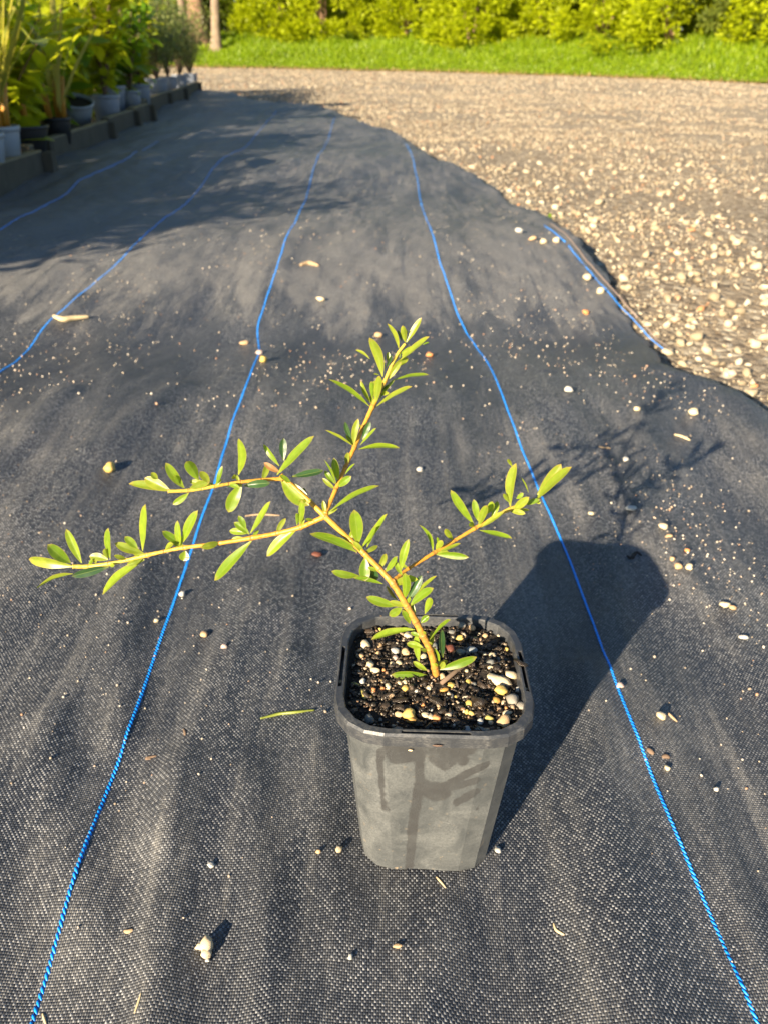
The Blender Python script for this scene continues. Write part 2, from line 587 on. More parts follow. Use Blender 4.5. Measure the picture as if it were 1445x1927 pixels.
def thread(pts_px, name='blue_thread', mat='thread', w=.00092, close=2.2, lift=.0004):
    P = [on_mat(*q) for q in pts_px]
    if pts_px[0][1] > 1950:      # the line goes on towards and past the viewer
        P.insert(0, P[0] + (P[0] - P[2]).normalized() * 1.1)
    # even polyline over the cloth
    seg = []
    for a, b in zip(P[:-1], P[1:]):
        n = max(2, int((b - a).length / .012))
        for k in range(n):
            q = a.lerp(b, k / n)
            seg.append(q)
    seg.append(P[-1])
    # smooth corners a little
    for _ in range(4):
        seg = [seg[0]] + [(seg[i - 1] + seg[i] * 2 + seg[i + 1]) / 4 for i in range(1, len(seg) - 1)] + [seg[-1]]
    out = []
    acc = 0
    PIT = .0029
    for a, b in zip(seg[:-1], seg[1:]):
        L = (b - a).length
        while acc < L:
            q = a.lerp(b, acc / L)
            out.append((q, (b - a).normalized()))
            acc += PIT if q.y < close else .03
        acc -= L
    # each stitch of the tape thread is a leaning flat loop; the next overlaps it
    V0, F0 = ico(1)
    V0 = V0 * [1, 1, 1]
    vs, fs, base = [], [], 0
    far = []
    for i, (q, d) in enumerate(out):
        z = float(height(q.x, q.y)) + .002
        if q.y >= close:
            far.append((q.x, q.y, z + lift * .6)); continue
        ang = math.atan2(d.y, d.x) + .46 + random.uniform(-.08, .08)
        c, s = math.cos(ang), math.sin(ang)
        k = random.uniform(.9, 1.1)
        v = V0 * [.00245 * k, w * .85 * k, .00032]
        v = np.c_[v[:, 0] * c - v[:, 1] * s, v[:, 0] * s + v[:, 1] * c, v[:, 2] + v[:, 0] * .10]
        vs.append(v + [q.x, q.y, z + lift * .45]); fs.append(F0 + base); base += len(V0)
    if far:
        v, f = tube_data(far, [w * 1.1] * len(far), 6)
        f3 = []
        for q in f:
            for k in range(1, len(q) - 1): f3.append((q[0], q[k], q[k + 1]))
        vs.append(np.array([list(p) for p in v])); fs.append(np.array(f3) + base)
    return link(name, mesh_np(name, np.vstack(vs), np.vstack(fs)), M[mat], MAT)


thread([(40, 2000), (65, 1927), (120, 1730), (200, 1500), (250, 1365), (300, 1215), (345, 1090), (372, 1000), (400, 930), (418, 865), (440, 790), (468, 720), (490, 665), (484, 618), (505, 555), (530, 480), (560, 410), (590, 320), (620, 260), (632, 222)])
thread([(1455, 2010), (1420, 1927), (1350, 1760), (1280, 1600), (1215, 1440), (1160, 1300), (1105, 1150), (1060, 1030), (1010, 920), (985, 860), (960, 790), (920, 690), (885, 640), (855, 580), (825, 490), (800, 410), (785, 340), (768, 280), (757, 262)])
thread([(-60, 745), (0, 705), (55, 660), (78, 625), (100, 600), (160, 550), (230, 490), (330, 400), (400, 320), (460, 280), (500, 235), (520, 207)], close=1.6)
thread([(-80, 480), (0, 435), (50, 405), (150, 340), (240, 300), (300, 265)], close=.5)
thread([(1022, 427), (1080, 482), (1150, 562), (1205, 620), (1246, 662)], close=1.6, lift=.004)
h = thread([(1032, 424), (1090, 480), (1160, 560), (1213, 618), (1252, 658)], name='hem_cord', mat='hem_tan', close=1.2, lift=.006)

# ------------------------------------------------------------------ gravel stones
def in_view(P, mx=60, my=60):
    z = P[:, 2] - CAMH
    c, s = math.cos(PITCH), math.sin(PITCH)
    d = P[:, 1] * c - z * s
    u = P[:, 1] * s + z * c
    px = 722.5 + P[:, 0] / d * FPX
    py = 963.5 - u / d * FPX
    return (d > .05) & (px > -mx) & (px < 1445 + mx) & (py > -my) & (py < 1927 + my), d


def stone_field():
    P, S = [], []
    for (y0, y1, dens, smin, smax) in [(.75, 1.6, 9000, .0016, .0062), (1.6, 3.0, 4200, .0022, .0072), (3.0, 5.5, 2600, .003, .0085), (5.5, 10, 950, .005, .0115), (10, 22, 230, .008, .020)]:
        w0, w1 = (-1.9 if y1 < 7 else -.55 * y1), .6 * y1 + .5
        n = int((w1 - w0) * (y1 - y0) * dens)
        x = rng.uniform(w0, w1, n); y = rng.uniform(y0, y1, n)
        s = smin + (smax - smin) * rng.beta(1.1, 3.6, n)
        # stones lie thick in drifts and thin between them
        q = np.array([mnoise.noise((a * 2.2, b * 1.5, 3.3)) + .6 * mnoise.noise((a * 7, b * 6, 8.8)) for a, b in zip(x, y)])
        keep = (rng.uniform(0, 1, n) < np.clip(.62 + q * 1.2, .10, 1)) & ((x > edge_x(y) + .002) | (y > 8.9)) & (y < grass_y(x) - .1)
        keep |= (x > edge_x(y)) & (x < edge_x(y) + .10 + .03 * y) & (rng.uniform(0, 1, n) < .6) & (y < 8)
        x, y, s = x[keep], y[keep], s[keep]
        p = np.c_[x, y, gravel_z(x, y)]
        v, d = in_view(p, 60 + 500 * (y1 < 6), 60 + 300 * (y1 < 6))
        P.append(p[v]); S.append(s[v])
    # strays of coarse cream stone beside the mat
    n = 900
    y = .82 + 5.2 * rng.beta(1, 2.2, n); x = edge_x(y) + np.abs(rng.normal(.05, .28 + .22 * y, n))
    p = np.c_[x, y, gravel_z(x, y)]
    v, d = in_view(p, 0, 0)
    P.append(p[v]); S.append((.0042 + .0075 * rng.beta(1, 1.6, n))[v])
    return np.vstack(P), np.concatenate(S)


SP, SS = stone_field()
vis, dep = in_view(SP, 0, 0)
show = np.where(vis, SS / dep, 0)
order = np.argsort(-show)
big, rest = order[:300], order[300:]
stone_meshes = []
for k in range(10):
    v, f = rock_verts(2, 40 + k, .26, .72, k % 3 == 0)
    me = mesh_np('stone', v * [1.15, 1, 1], f); me.materials.append(M['pale_stone']); stone_meshes.append(me)
for n_, i in enumerate(big):
    o = link('stone', stone_meshes[n_ % 10], None, GR)
    s = SS[i] * 1.0
    o.location = (SP[i, 0], SP[i, 1], SP[i, 2] + s * .4)
    o.scale = (s, s, s)
    o.rotation_euler = (rng.normal(0, .3), rng.normal(0, .3), rng.uniform(0, 6.28))
tag(link('loose_gravel', rocks_joined('loose_gravel', SP[rest], SS[rest], 1, .3, .72), M['stone'], GR), kind='stuff')

# grit on the mat: grains of a millimetre or two
n = 9500
gx = rng.uniform(-1.0, .62, n); gy = .16 + rng.gamma(2.0, .42, n)
gs = .0004 + .0012 * rng.beta(1, 4, n)
far = gy > .8
gs = np.where(far, gs * 1.6, gs)
dens = np.array([mnoise.noise((a * 6, b * 4, 1.7)) + .5 * mnoise.noise((a * 15, b * 15, 4.1)) for a, b in zip(gx, gy)])
keep = (rng.uniform(0, 1, n) < np.clip(.35 + dens * 1.3, .05, 1)) & (gx < edge_x(gy) - .012) & (np.hypot(gx - POT.x, gy - POT.y) > .05)
keep |= far & (gx < edge_x(gy) - .012) & (rng.uniform(0, 1, n) < .12)
gx, gy, gs = gx[keep], gy[keep], gs[keep]
# a spill of grains beside the pot's shadow and along the gravel edge
m_ = 260
sx = np.concatenate([rng.normal(.262, .03, m_), edge_x(np.linspace(.9, 2.4, m_)) - np.abs(rng.normal(0, .05, m_)) - .01])
sy = np.concatenate([rng.normal(.56, .09, m_), np.linspace(.9, 2.4, m_)])
gx = np.concatenate([gx, sx]); gy = np.concatenate([gy, sy]); gs = np.concatenate([gs, .0004 + .0012 * rng.beta(1, 3, 2 * m_)])
gp = np.c_[gx, gy, height(gx, gy) + .002]
v, _ = in_view(gp)
tag(link('scattered_grit', rocks_joined('scattered_grit', gp[v], gs[v], 1, .13, .85), M['grit'], MAT), kind='stuff')

# ------------------------------------------------------------------ the pot
PR = Euler((R(-1.836), R(.228), -.01216))
pot = empty('plant_pot', POT + Vector((0, 0, .002)), PR, label='square black plastic nursery pot with damp grey sides, filled with potting mix', cat='plant pot')
PM = Matrix.Translation(POT + Vector((0, 0, .002))) @ PR.to_matrix().to_4x4()
PMI = PM.inverted()
TOPZ = .1005


def mat_pot():
    m = NT('dusty_pot_plastic')
    oc = m.coord()
    wet = m.n('Attribute', attribute_name='wet').outputs['Fac']
    edge = m.noise(oc, 420, 3, .6)
    wet = m.math('MULTIPLY', m.ramp(m.math('ADD', wet, m.math('MULTIPLY', m.math('SUBTRACT', m.noise(oc, 190, 4, .65), .5), .55)), [(.44, 0.0), (.60, 1.0)]), m.ramp(m.noise(oc, 110, 3, .6), [(.3, .62), (.6, .95)]))
    n1 = m.noise(oc, 55, 5, .65, .8)
    n2 = m.noise(oc, 900, 2, .7)
    film = m.math('MULTIPLY', m.ramp(n1, [(.34, .15), (.66, 1.0)]), m.ramp(n2, [(.3, .45), (.7, 1.0)]))
    dry = m.mix(film, (.036, .040, .042), (.112, .116, .113))
    spots = m.ramp(m.noise(oc, 240, 2, .5), [(.66, 0.0), (.72, 1.0)])
    sp = m.n('SeparateXYZ'); m.l(oc, sp.inputs[0])
    low = m.ramp(m.math('MULTIPLY_ADD', sp.outputs[2], 20.0, m.math('MULTIPLY', n1, .6)), [(.35, .9), (.8, 0.0)])
    dry = m.mix(m.math('MULTIPLY', spots, m.math('MULTIPLY_ADD', low, .75, .14)), dry, (.26, .20, .13))
    col = m.mix(wet, dry, (.037, .037, .037))
    m.set(col, m.math('MULTIPLY_ADD', wet, -.16, .52), .45)
    drops = m.n('TexVoronoi'); drops.inputs['Scale'].default_value = 620
    m.l(oc, drops.inputs['Vector'])
    dh = m.ramp(drops.outputs['Distance'], [(.1, 1.0), (.45, 0.0)])
    dmask = m.ramp(m.noise(oc, 90, 2, .5), [(.50, 0.0), (.60, 1.0)])
    hgt = m.math('ADD', m.math('MULTIPLY', m.math('MULTIPLY', dh, dmask), .5), m.math('MULTIPLY', n2, .35))
    m.bump(hgt, .0003, .55)
    return m.m


M['pot'] = mat_pot()
def mat_rim():
    m = NT('scuffed_rim_plastic')
    oc = m.coord()
    n1 = m.noise(oc, 90, 5, .7, .6)
    n2 = m.noise(m.coord('Object', (1, 1, 4)), 520, 3, .7)
    worn = m.math('MULTIPLY', m.ramp(n1, [(.42, 0.0), (.62, 1.0)]), m.ramp(n2, [(.42, 0.0), (.60, 1.0)]))
    col = m.mix(n1, (.022, .024, .028), (.040, .043, .048))
    col = m.mix(m.math('MULTIPLY', worn, .6), col, (.11, .107, .10))
    m.set(col, m.math('MULTIPLY_ADD', n1, .3, .26), .5)
    m.bump(n2, .0003, .35)
    return m.m


M['rim'] = mat_rim()
M['rim_old'] = mat_plain('rim_plastic', (.030, .033, .038), .42, .5, .45, 110, .2, .0004)


def rsq(s, r, nc=3, nside=10):
    """rounded square outline; each corner is nc flat facets; returns points and which straight side each belongs to"""
    P = []
    for k in range(4):
        a0 = -math.pi / 2 + k * math.pi / 2
        cx, cy = [(s / 2 - r, -s / 2 + r), (s / 2 - r, s / 2 - r), (-s / 2 + r, s / 2 - r), (-s / 2 + r, -s / 2 + r)][k]
        for i in range(nc + 1):
            a = a0 + i / nc * math.pi / 2
            P.append((cx + r * math.cos(a), cy + r * math.sin(a)))
    return P


# wetness strokes on the front face, drawn in face coordinates (u 0..1 across, v 0 bottom .. 1 top)
STROKES = [([(.37, .95), (.375, .80), (.385, .68)], .035), ([(.385, .70), (.36, .55), (.33, .40), (.315, .2), (.30, .02)], .038),
           ([(.39, .685), (.50, .665), (.62, .66)], .05), ([(.44, .64), (.56, .61), (.63, .63)], .05), ([(.60, .665), (.75, .74), (.88, .80), (.97, .83)], .028), ([(.62, .66), (.78, .69), (.93, .73)], .026),
           ([(.76, .56), (.86, .61), (.93, .64)], .03), ([(.10, .93), (.16, .86), (.26, .87)], .04), ([(.02, .90), (.025, .70), (.04, .52)], .024), ([(.04, .54), (.05, .49)], .03),
           ([(.20, .95), (.50, .95), (.80, .95)], .055), ([(.52, .88), (.60, .84), (.66, .87)], .05), ([(.70, .90), (.76, .86)], .04), ([(.30, .95), (.34, .88)], .05),
           ([(.95, .62), (.97, .50)], .012)]


def wetness(u, v):
    w = 0.0
    for pts, r in STROKES:
        for a, b in zip(pts[:-1], pts[1:]):
            dx, dy = (b[0] - a[0]) * .72, b[1] - a[1]
            px, py = (u - a[0]) * .72, v - a[1]
            t = max(0, min(1, (px * dx + py * dy) / (dx * dx + dy * dy)))
            d = math.hypot(px - t * dx, py - t * dy)
            w = max(w, 1 - .5 * d / r)
    return max(0.0, w)


def pot_body():
    S0, S1 = .0650, .0815
    r0, r1 = .0165, .0190
    Z1 = TOPZ - .006
    nz = 64
    rings = []
    ring0 = rsq(1, 1)   # only for its length
    V, F, wet = [], [], []
    nsub = 40
    first = None
    for j in range(nz + 1):
        t = j / nz
        s, r = S0 + (S1 - S0) * t, r0 + (r1 - r0) * t
        P = rsq(s, r)
        out = []
        m_ = len(P)
        for i in range(m_):
            a, b = P[i], P[(i + 1) % m_]
            k_ = nsub if i % 4 == 3 else 3
            for k in range(k_):
                q = k / k_
                out.append((a[0] + (b[0] - a[0]) * q, a[1] + (b[1] - a[1]) * q))
        for (x, y) in out:
            z = Z1 * t
            if j == 0:      # drain notches in the middle of each side
                mn = min(abs(x), abs(y))
                onside = max(abs(x), abs(y)) > s / 2 - 1e-5
                if onside and mn < .009: z = .0016
            V.append((x, y, z))
            front = y < -s / 2 + r * 1.02
            if front:
                u = (x / s) + .5
                u = (u - .19) / .62
                wet.append(wetness(u, t))
            else:
                wet.append(0.0)
        n_ = len(out)
    for j in range(nz):
        for i in range(n_):
            F.append((j * n_ + i, j * n_ + (i + 1) % n_, (j + 1) * n_ + (i + 1) % n_, (j + 1) * n_ + i))
    F.append(tuple(range(n_ - 1, -1, -1)))
    me = mesh('pot_body', V, F, False)
    at = me.attributes.new('wet', 'FLOAT', 'POINT')
    at.data.foreach_set('value', np.array(wet, np.float32))
    return me


link('pot_body', pot_body(), M['pot'], pot)


def pot_rim():
    S, r = .0895, .0225
    P = rsq(S, r, 4)
    per = len(P)
    pts = []       # (x,y,outward nx,ny, slot?)
    for i in range(per):
        a, b = Vector(P[i]), Vector(P[(i + 1) % per])
        d = (b - a).normalized()
        if i % 5 == 4:
            L = (b - a).length
            c = a.lerp(b, .5)
            hs = .0150
            for q, sl in ((a, 0), (c - d * (hs + .0004), 0), (c - d * hs, 1), (c + d * hs, 1), (c + d * (hs + .0004), 0)):
                pts.append((q.x, q.y, sl))
        else:
            pts.append((a.x, a.y, 0))
    # cross-section of the lip: (inset from the outer edge, z, drop inside a slot)
    T = TOPZ
    prof = [(.0016, T - .0068, 0), (0.0, T - .0066, 0), (0, T - .0012, 0), (.0007, T, 0), (.0011, T, 0), (.0012, T, .0048), (.0027, T, .0048), (.0028, T, 0), (.0036, T, 0), (.0041, T - .0006, 0), (.0050, T - .0085, 0)]
    V, F = [], []
    for (x, y, sl) in pts:
        for ins, z, dr in prof:
            k = 1 - ins / (S / 2)
            # insets follow the outline
            f = (S / 2 - ins) / (S / 2)
            V.append((x * f, y * f, z - (dr if sl else 0)))
    m_, n_ = len(prof), len(pts)
    for i in range(n_):
        for k in range(m_ - 1):
            F.append((i * m_ + k, ((i + 1) % n_) * m_ + k, ((i + 1) % n_) * m_ + k + 1, i * m_ + k + 1))
    return mesh('rim', V, F, False)


link('rim', pot_rim(), M['rim'], pot)

# ------------------------------------------------------------------ potting mix
SOILZ = TOPZ - .0058


def soil_h(x, y):
    return SOILZ + .0022 * mnoise.noise((x * 60, y * 60, 2)) + .0012 * mnoise.noise((x * 160, y * 160, 5)) + .002 * math.exp(-(x * x + y * y) / .0009)


n = 56
hw = .0412
V, F = [], []
for j in range(n + 1):
    for i in range(n + 1):
        x, y = -hw + 2 * hw * i / n, -hw + 2 * hw * j / n
        rr_ = .019
        cx, cy = max(-hw + rr_, min(hw - rr_, x)), max(-hw + rr_, min(hw - rr_, y))
        d = math.hypot(x - cx, y - cy)
        if d > rr_:
            x, y = cx + (x - cx) * rr_ / d, cy + (y - cy) * rr_ / d
        V.append((x, y, soil_h(x, y)))
for j in range(n):
    for i in range(n):
        F.append((j * (n + 1) + i, j * (n + 1) + i + 1, (j + 1) * (n + 1) + i + 1, (j + 1) * (n + 1) + i))
MIX = link('potting_mix', mesh('potting_mix', V, F), M['mix'], pot)


def pot_local(px, py, dz=0.0):
    """the point of the soil surface seen at a pixel, in the pot's own frame"""
    z = SOILZ
    for _ in range(4):
        p = PMI @ gpx(px, py, z + dz)
        q = PM @ Vector((p.x, p.y, soil_h(p.x, p.y)))
        z = q.z
    return PMI @ gpx(px, py, z + dz)


PC = {'cream': (.54, .44, .28), 'tan': (.45, .30, .16), 'white': (.44, .42, .37), 'yellow': (.52, .37, .10), 'orange': (.48, .21, .075), 'grey': (.14, .14, .125),
      'rough': (.21, .19, .155), 'bluegrey': (.20, .22, .23), 'brown': (.11, .07, .05), 'pink': (.40, .30, .25), 'ochre': (.38, .21, .05), 'red': (.11, .035, .02), 'olive': (.34, .29, .08)}
for k, c in list(PC.items()):
    PC[k] = mat_plain('pebble_' + k, c, .55, .4, .22, 420, .35, .0006)
PEB = []
for k in range(9):
    v, f = rock_verts(2, 70 + k, .30, .78, k % 3 == 2)
    PEB.append((v, f))
_pebm = {}


def pebble_mesh(k, mk):
    if (k, mk) not in _pebm:
        me = mesh_np('pebble', *PEB[k]); me.materials.append(PC[mk]); _pebm[(k, mk)] = me
    return _pebm[(k, mk)]


LA = '''360 370 150 135 cream;300 510 105 60 tan;430 640 130 105 cream;490 715 160 80 cream;785 440 115 100 white;935 460 125 100 tan;975 230 120 115 cream;570 355 65 90 tan;745 615 85 65 cream;840 610 100 75 cream;330 870 80 80 white;690 950 95 120 cream;610 975 60 60 orange;850 890 65 70 cream;930 880 85 60 cream;930 970 85 90 yellow;1095 1005 65 55 white;1265 955 70 80 cream;420 1430 140 130 grey;990 1340 170 130 yellow;1030 1430 170 110 ochre;840 1340 120 70 tan;1220 1360 120 90 cream;1300 1390 100 90 cream;1380 1400 110 110 orange;815 1570 150 100 grey;440 1090 50 80 yellow;1180 1195 60 50 orange;480 990 80 60 orange;1300 1275 60 45 white;570 120 45 45 yellow;1190 520 80 100 cream;1355 380 80 100 grey;790 530 70 70 pink;595 850 50 45 yellow;220 905 120 60 olive;620 700 60 50 orange;545 465 60 60 tan;370 545 50 40 orange;640 1240 60 40 brown;1420 1270 70 70 tan;580 1420 60 60 grey'''
LB = '''930 1010 170 130 yellow;1080 790 200 120 cream;495 430 160 110 bluegrey;515 110 95 100 tan;340 240 110 60 yellow;570 255 95 55 yellow;920 220 90 55 cream;460 880 75 95 yellow;95 810 90 90 tan;205 930 110 90 yellow;110 990 130 70 ochre;435 710 55 80 cream;860 1150 130 100 ochre;475 1205 110 100 yellow;630 1455 100 100 white;760 1400 120 70 olive;780 1460 75 70 cream;970 1480 190 190 tan;1020 1320 130 70 cream;1090 1150 170 170 rough;1205 1220 130 180 rough;1000 1250 55 60 orange;1175 985 80 70 white;1010 405 60 60 yellow;805 500 100 80 cream;780 680 90 70 cream;440 1560 110 90 bluegrey;640 1570 170 80 grey;750 360 100 70 brown;240 240 60 50 cream;500 1320 100 60 yellow;440 1300 60 60 yellow;400 1290 50 50 cream;190 410 140 110 red;760 85 110 60 orange;780 140 120 110 pink;370 80 110 100 rough;230 160 110 60 grey;535 900 70 60 grey;940 800 90 60 grey;780 590 110 60 grey;280 1090 50 50 yellow;225 1070 50 90 grey;350 460 130 100 grey;890 545 60 50 grey;700 215 70 60 tan;900 590 50 40 pink'''
np_ = 0


def put_pebble(px, py, w, h, mk, zrot=None):
    global np_
    p = pot_local(px, py)
    dist = project(PM @ p)[2]
    a, b = w / 2 * dist / FPX, h / 2 * dist / FPX
    o = link('pebble', pebble_mesh(np_ % 9, mk), None, MIX)
    np_ += 1
    k = 1.12
    o.scale = (a * k, b * k * 1.15 / .78, min(a, b) * 1.25)
    o.location = (p.x, p.y, soil_h(p.x, p.y) + min(a, b) * .55)
    o.rotation_euler = (random.uniform(-.3, .3), random.uniform(-.3, .3), random.uniform(-.35, .35) if zrot is None else zrot)
    return o


SZ = 7.605
taken = []
for src, ox in ((LA, 640), (LB, 820)):
    for it in src.split(';'):
        x, y, w, h, mk = it.split()
        X_, Y_ = ox + float(x) / SZ, 1170 + float(y) / SZ
        put_pebble(X_, Y_, float(w) / SZ, float(h) / SZ, mk)
        taken.append((X_, Y_, float(w) / SZ))
# the peanut-shaped pale stone and the long yellow one
v, f = rock_verts(3, 501, .14, .8)
v = v.copy(); v[:, 1] *= 1 - .28 * np.exp(-((v[:, 0] - .15) / .3) ** 2); v[:, 1] += .22 * v[:, 0] ** 2 - .25 * v[:, 0]
pn = mesh_np('pebble', v, f); pn.materials.append(PC['cream'])
o = put_pebble(820 + 905 / SZ, 1170 + 880 / SZ, 330 / SZ, 150 / SZ, 'cream', -.15); o.data = pn
o = put_pebble(640 + 340 / SZ, 1170 + 1060 / SZ, 80 / SZ, 200 / SZ, 'olive', .35)

M['bark'] = mat_stone('wet_bark', [(0, (.006, .005, .005)), (.55, (.014, .011, .009)), (.82, (.035, .026, .020)), (1, (.080, .058, .042))], .27, 700)
CH = []
for k in range(8):
    v, f = rock_verts(2, 300 + k, .34, .55, True)
    v = v * [1, .62, .7]
    me = mesh_np('bark_chip', v, f, False); me.materials.append(M['bark']); CH.append(me)


def put_chip(px, py, L, w, ang, lift=.45):
    p = pot_local(px, py)
    dist = project(PM @ p)[2]
    a = L / 2 * dist / FPX
    b = w / 2 * dist / FPX
    o = link('bark_chip', CH[random.randrange(8)], None, MIX)
    o.scale = (a * 1.1, b * 1.8, b * 1.3)
    o.location = (p.x, p.y, soil_h(p.x, p.y) + b * lift)
    o.rotation_euler = (random.uniform(-.4, .4), random.uniform(-.35, .35), ang)
    return o


for it in '''410 150 180 90 -20;480 70 130 120 30;560 610 140 70 0;260 760 200 120 10;860 1150 240 190 20;640 1090 300 120 10;440 1210 150 60 0;700 650 100 60 20;280 620 150 100 -30;1000 600 90 120 0;790 1000 130 90 0;1200 900 160 110 50;640 1240 140 160 50;1380 1160 220 150 -10;850 1250 160 150 0;190 1300 160 120 20;300 1200 120 90 40;690 320 110 90 0;1100 1130 120 110 20;200 1050 110 100 40;620 1330 100 90 20;1100 1480 150 130 0'''.split(';'):
    x, y, L, w, a = map(float, it.split()); put_chip(640 + x / SZ, 1170 + y / SZ, L / SZ, w / SZ, R(a))
for it in '''600 1190 250 220 -30;650 940 190 130 -50;870 690 140 150 30;680 640 190 90 15;300 1240 170 130 -40;210 1330 190 90 0;380 960 150 110 60;390 400 170 100 0;620 550 130 90 20;350 330 160 90 10;800 310 180 80 15;1000 570 130 100 30;1060 480 140 60 0;950 330 120 90 20;1160 1420 150 100 0;750 1330 120 100 30;880 1340 140 70 10;560 1000 120 130 0;1190 620 80 120 80;800 1560 150 110 0;520 1420 140 90 0;280 1440 170 110 0;640 290 140 60 10;450 620 130 80 0;520 640 60 200 10'''.split(';'):
    x, y, L, w, a = map(float, it.split()); put_chip(820 + x / SZ, 1170 + y / SZ, L / SZ, w / SZ, R(a))
o = put_chip(820 + 1190 / SZ, 1170 + 740 / SZ, 170 / SZ, 110 / SZ, R(-35), 1.2); o.location.z = TOPZ + .0008; o.rotation_euler = (.1, .1, R(-35))
for k in range(150):      # the rest of the chips lie at random between them
    x, y = random.uniform(-.037, .037), random.uniform(-.037, .037)
    if abs(x) > .03 and abs(y) > .03: continue
    o = link('bark_chip', CH[random.randrange(8)], None, MIX)
    a = random.uniform(.0011, .0032)
    o.scale = (a * 1.3, a, a * random.uniform(.5, 1))
    o.location = (x, y, soil_h(x, y) + a * .25)
    o.rotation_euler = (random.uniform(-.7, .7), random.uniform(-.7, .7), random.uniform(0, 6.28))
pp = rng.uniform(-.0385, .0385, (1900, 2))
pp = pp[~((np.abs(pp[:, 0]) > .031) & (np.abs(pp[:, 1]) > .031))]
pz = np.array([soil_h(a, b) for a, b in pp])
gsz = .00035 + .0008 * rng.beta(1, 3, len(pp))
half = len(pp) // 2
M['fleck'] = mat_stone('soil_fleck', [(0, (.008, .007, .006)), (.80, (.022, .018, .014)), (.86, (.22, .13, .07)), (.95, (.34, .26, .17)), (1, (.40, .34, .26))], .32, 600)
tag(link('soil_crumbs', rocks_joined('soil_crumbs', np.c_[pp, pz + .0003], gsz * 1.7, 1, .38, .7, 10, True), M['fleck'], MIX), kind='stuff')
# a brown twig on the mix, and a stub at the back
for (a, b, r1) in (((820 + 70 / SZ, 1170 + 930 / SZ), (820 + 520 / SZ, 1170 + 590 / SZ), .0010), ((716, 1178), (720, 1155), .0007), ((735, 1178), (775, 1166), .0004)):
    A, B = pot_local(*a), pot_local(*b)
    A.z += .002; B.z = soil_h(B.x, B.y) + .0025
    if r1 == .0007:
        A, B = pot_local(716, 1178), pot_local(717, 1176); B.z += .006; A.z -= .001
    v, f = tube_data([A, A.lerp(B, .4) + Vector((0, 0, .0004)), A.lerp(B, .75), B], [r1, r1 * 1.1, r1, r1 * .7], 7)
    link('twig', mesh('twig', v, f), M['bushstem'], MIX)

# ------------------------------------------------------------------ the seedling
def mat_stem():
    m = NT('golden_stem')
    oc = m.coord()
    nz = m.noise(oc, 260, 4, .6)
    col = m.mix(nz, (.38, .155, .014), (.54, .275, .038))
    at = m.n('Attribute', attribute_name='wood')
    w = m.math('MULTIPLY', at.outputs['Fac'], m.ramp(m.noise(oc, 700, 3, .7), [(.35, .9), (.62, .15)]))
    col = m.mix(w, col, (.24, .12, .035))
    g = m.n('Attribute', attribute_name='young')
    col = m.mix(m.math('MULTIPLY', g.outputs['Fac'], .55), col, (.40, .40, .07))
    sc = m.n('Attribute', attribute_name='scar')
    col = m.mix(m.math('MULTIPLY', sc.outputs['Fac'], m.ramp(m.noise(oc, 500, 3, .6), [(.3, 1.0), (.65, .2)])), col, (.20, .085, .028))
    col = m.mix(m.ramp(m.noise(m.coord('Object', (1, 1, 1)), 900, 2, .5), [(.62, 0.0), (.7, .55)]), col, (.20, .10, .03))
    m.set(col, .45, .4)
    m.bump(m.math('ADD', nz, m.math('MULTIPLY', sc.outputs['Fac'], -.6)), .0006, .7)
    return m.m


M['stem'] = mat_stem()
M['leaf'] = mat_leaf('seedling_leaf', (.110, .195, .010), (.215, .290, .018), (.36, .49, .020), .36, .36, (.30, .19, .06))
M['leaf_young'] = mat_leaf('young_seedling_leaf', (.180, .240, .018), (.260, .300, .028), (.42, .50, .030), .40, .38, (.36, .20, .06))
M['leaf_dark'] = mat_leaf('shaded_green_leaf', (.022, .060, .022), (.036, .085, .022), (.08, .15, .02), .25, .34, (.08, .08, .03))  # dark green undersides, and leaves whose shade is painted into the colour
M['leaf_dry'] = mat_leaf('dry_leaf', (.22, .10, .03), (.30, .15, .05), (.3, .15, .03), .2, .5, (.2, .1, .04))

PLANT = empty('seedling', PM @ Vector((.004, 0, SOILZ)), label='young shrub seedling with narrow bright green leaves on golden stems', cat='seedling')
PORIG = PM @ Vector((.004, 0, SOILZ))

Z5 = lambda x, y: (40 + x / 2.408, 800 + y / 2.408)
Z6 = lambda x, y: (560 + x / 4.817, 580 + y / 4.817)
Z7 = lambda x, y: (560 + x / 2.676, 860 + y / 2.676)


STEMS = []


def build_stem(name, Z, sc, pts, parent):
    """pts: (x, y, depth Y in metres, width in zoom pixels, wood, young)"""
    W3, RR, wo, yo = [], [], [], []
    for x, y, Y, w, a, b in pts:
        p = at_y(*Z(x, y), Y)
        W3.append(p)
        RR.append(.80 * w / sc / 2 * project(p)[2] / FPX)
        wo.append(a); yo.append(b)
    sub = 14
    C = catmull([p - PORIG for p in W3], sub)
    f = np.linspace(0, len(RR) - 1, len(C))
    rr = np.interp(f, range(len(RR)), RR)
    # swollen nodes where leaves sit
    nodef = np.abs(f - np.round(f))
    rr = rr * (1 + .30 * np.exp(-(nodef / .06) ** 2)) * (1 + .04 * np.sin(f * 17))
    v, fc = tube_data(C, rr, 10)
    me = mesh(name, v, fc)
    for nm, arr in (('wood', wo), ('young', yo), ('scar', None)):
        at = me.attributes.new(nm, 'FLOAT', 'POINT')
        val = np.repeat(np.interp(f, range(len(arr)), arr) if arr is not None else np.exp(-(nodef / .05) ** 2), 10)
        at.data.foreach_set('value', val.astype(np.float32))
    o = link(name, me, M['stem'], parent)
    STEMS.append(o)
    px = [Z(p[0], p[1]) for p in pts]
    return o, [(q[0], q[1], p[2]) for q, p in zip(px, pts)]


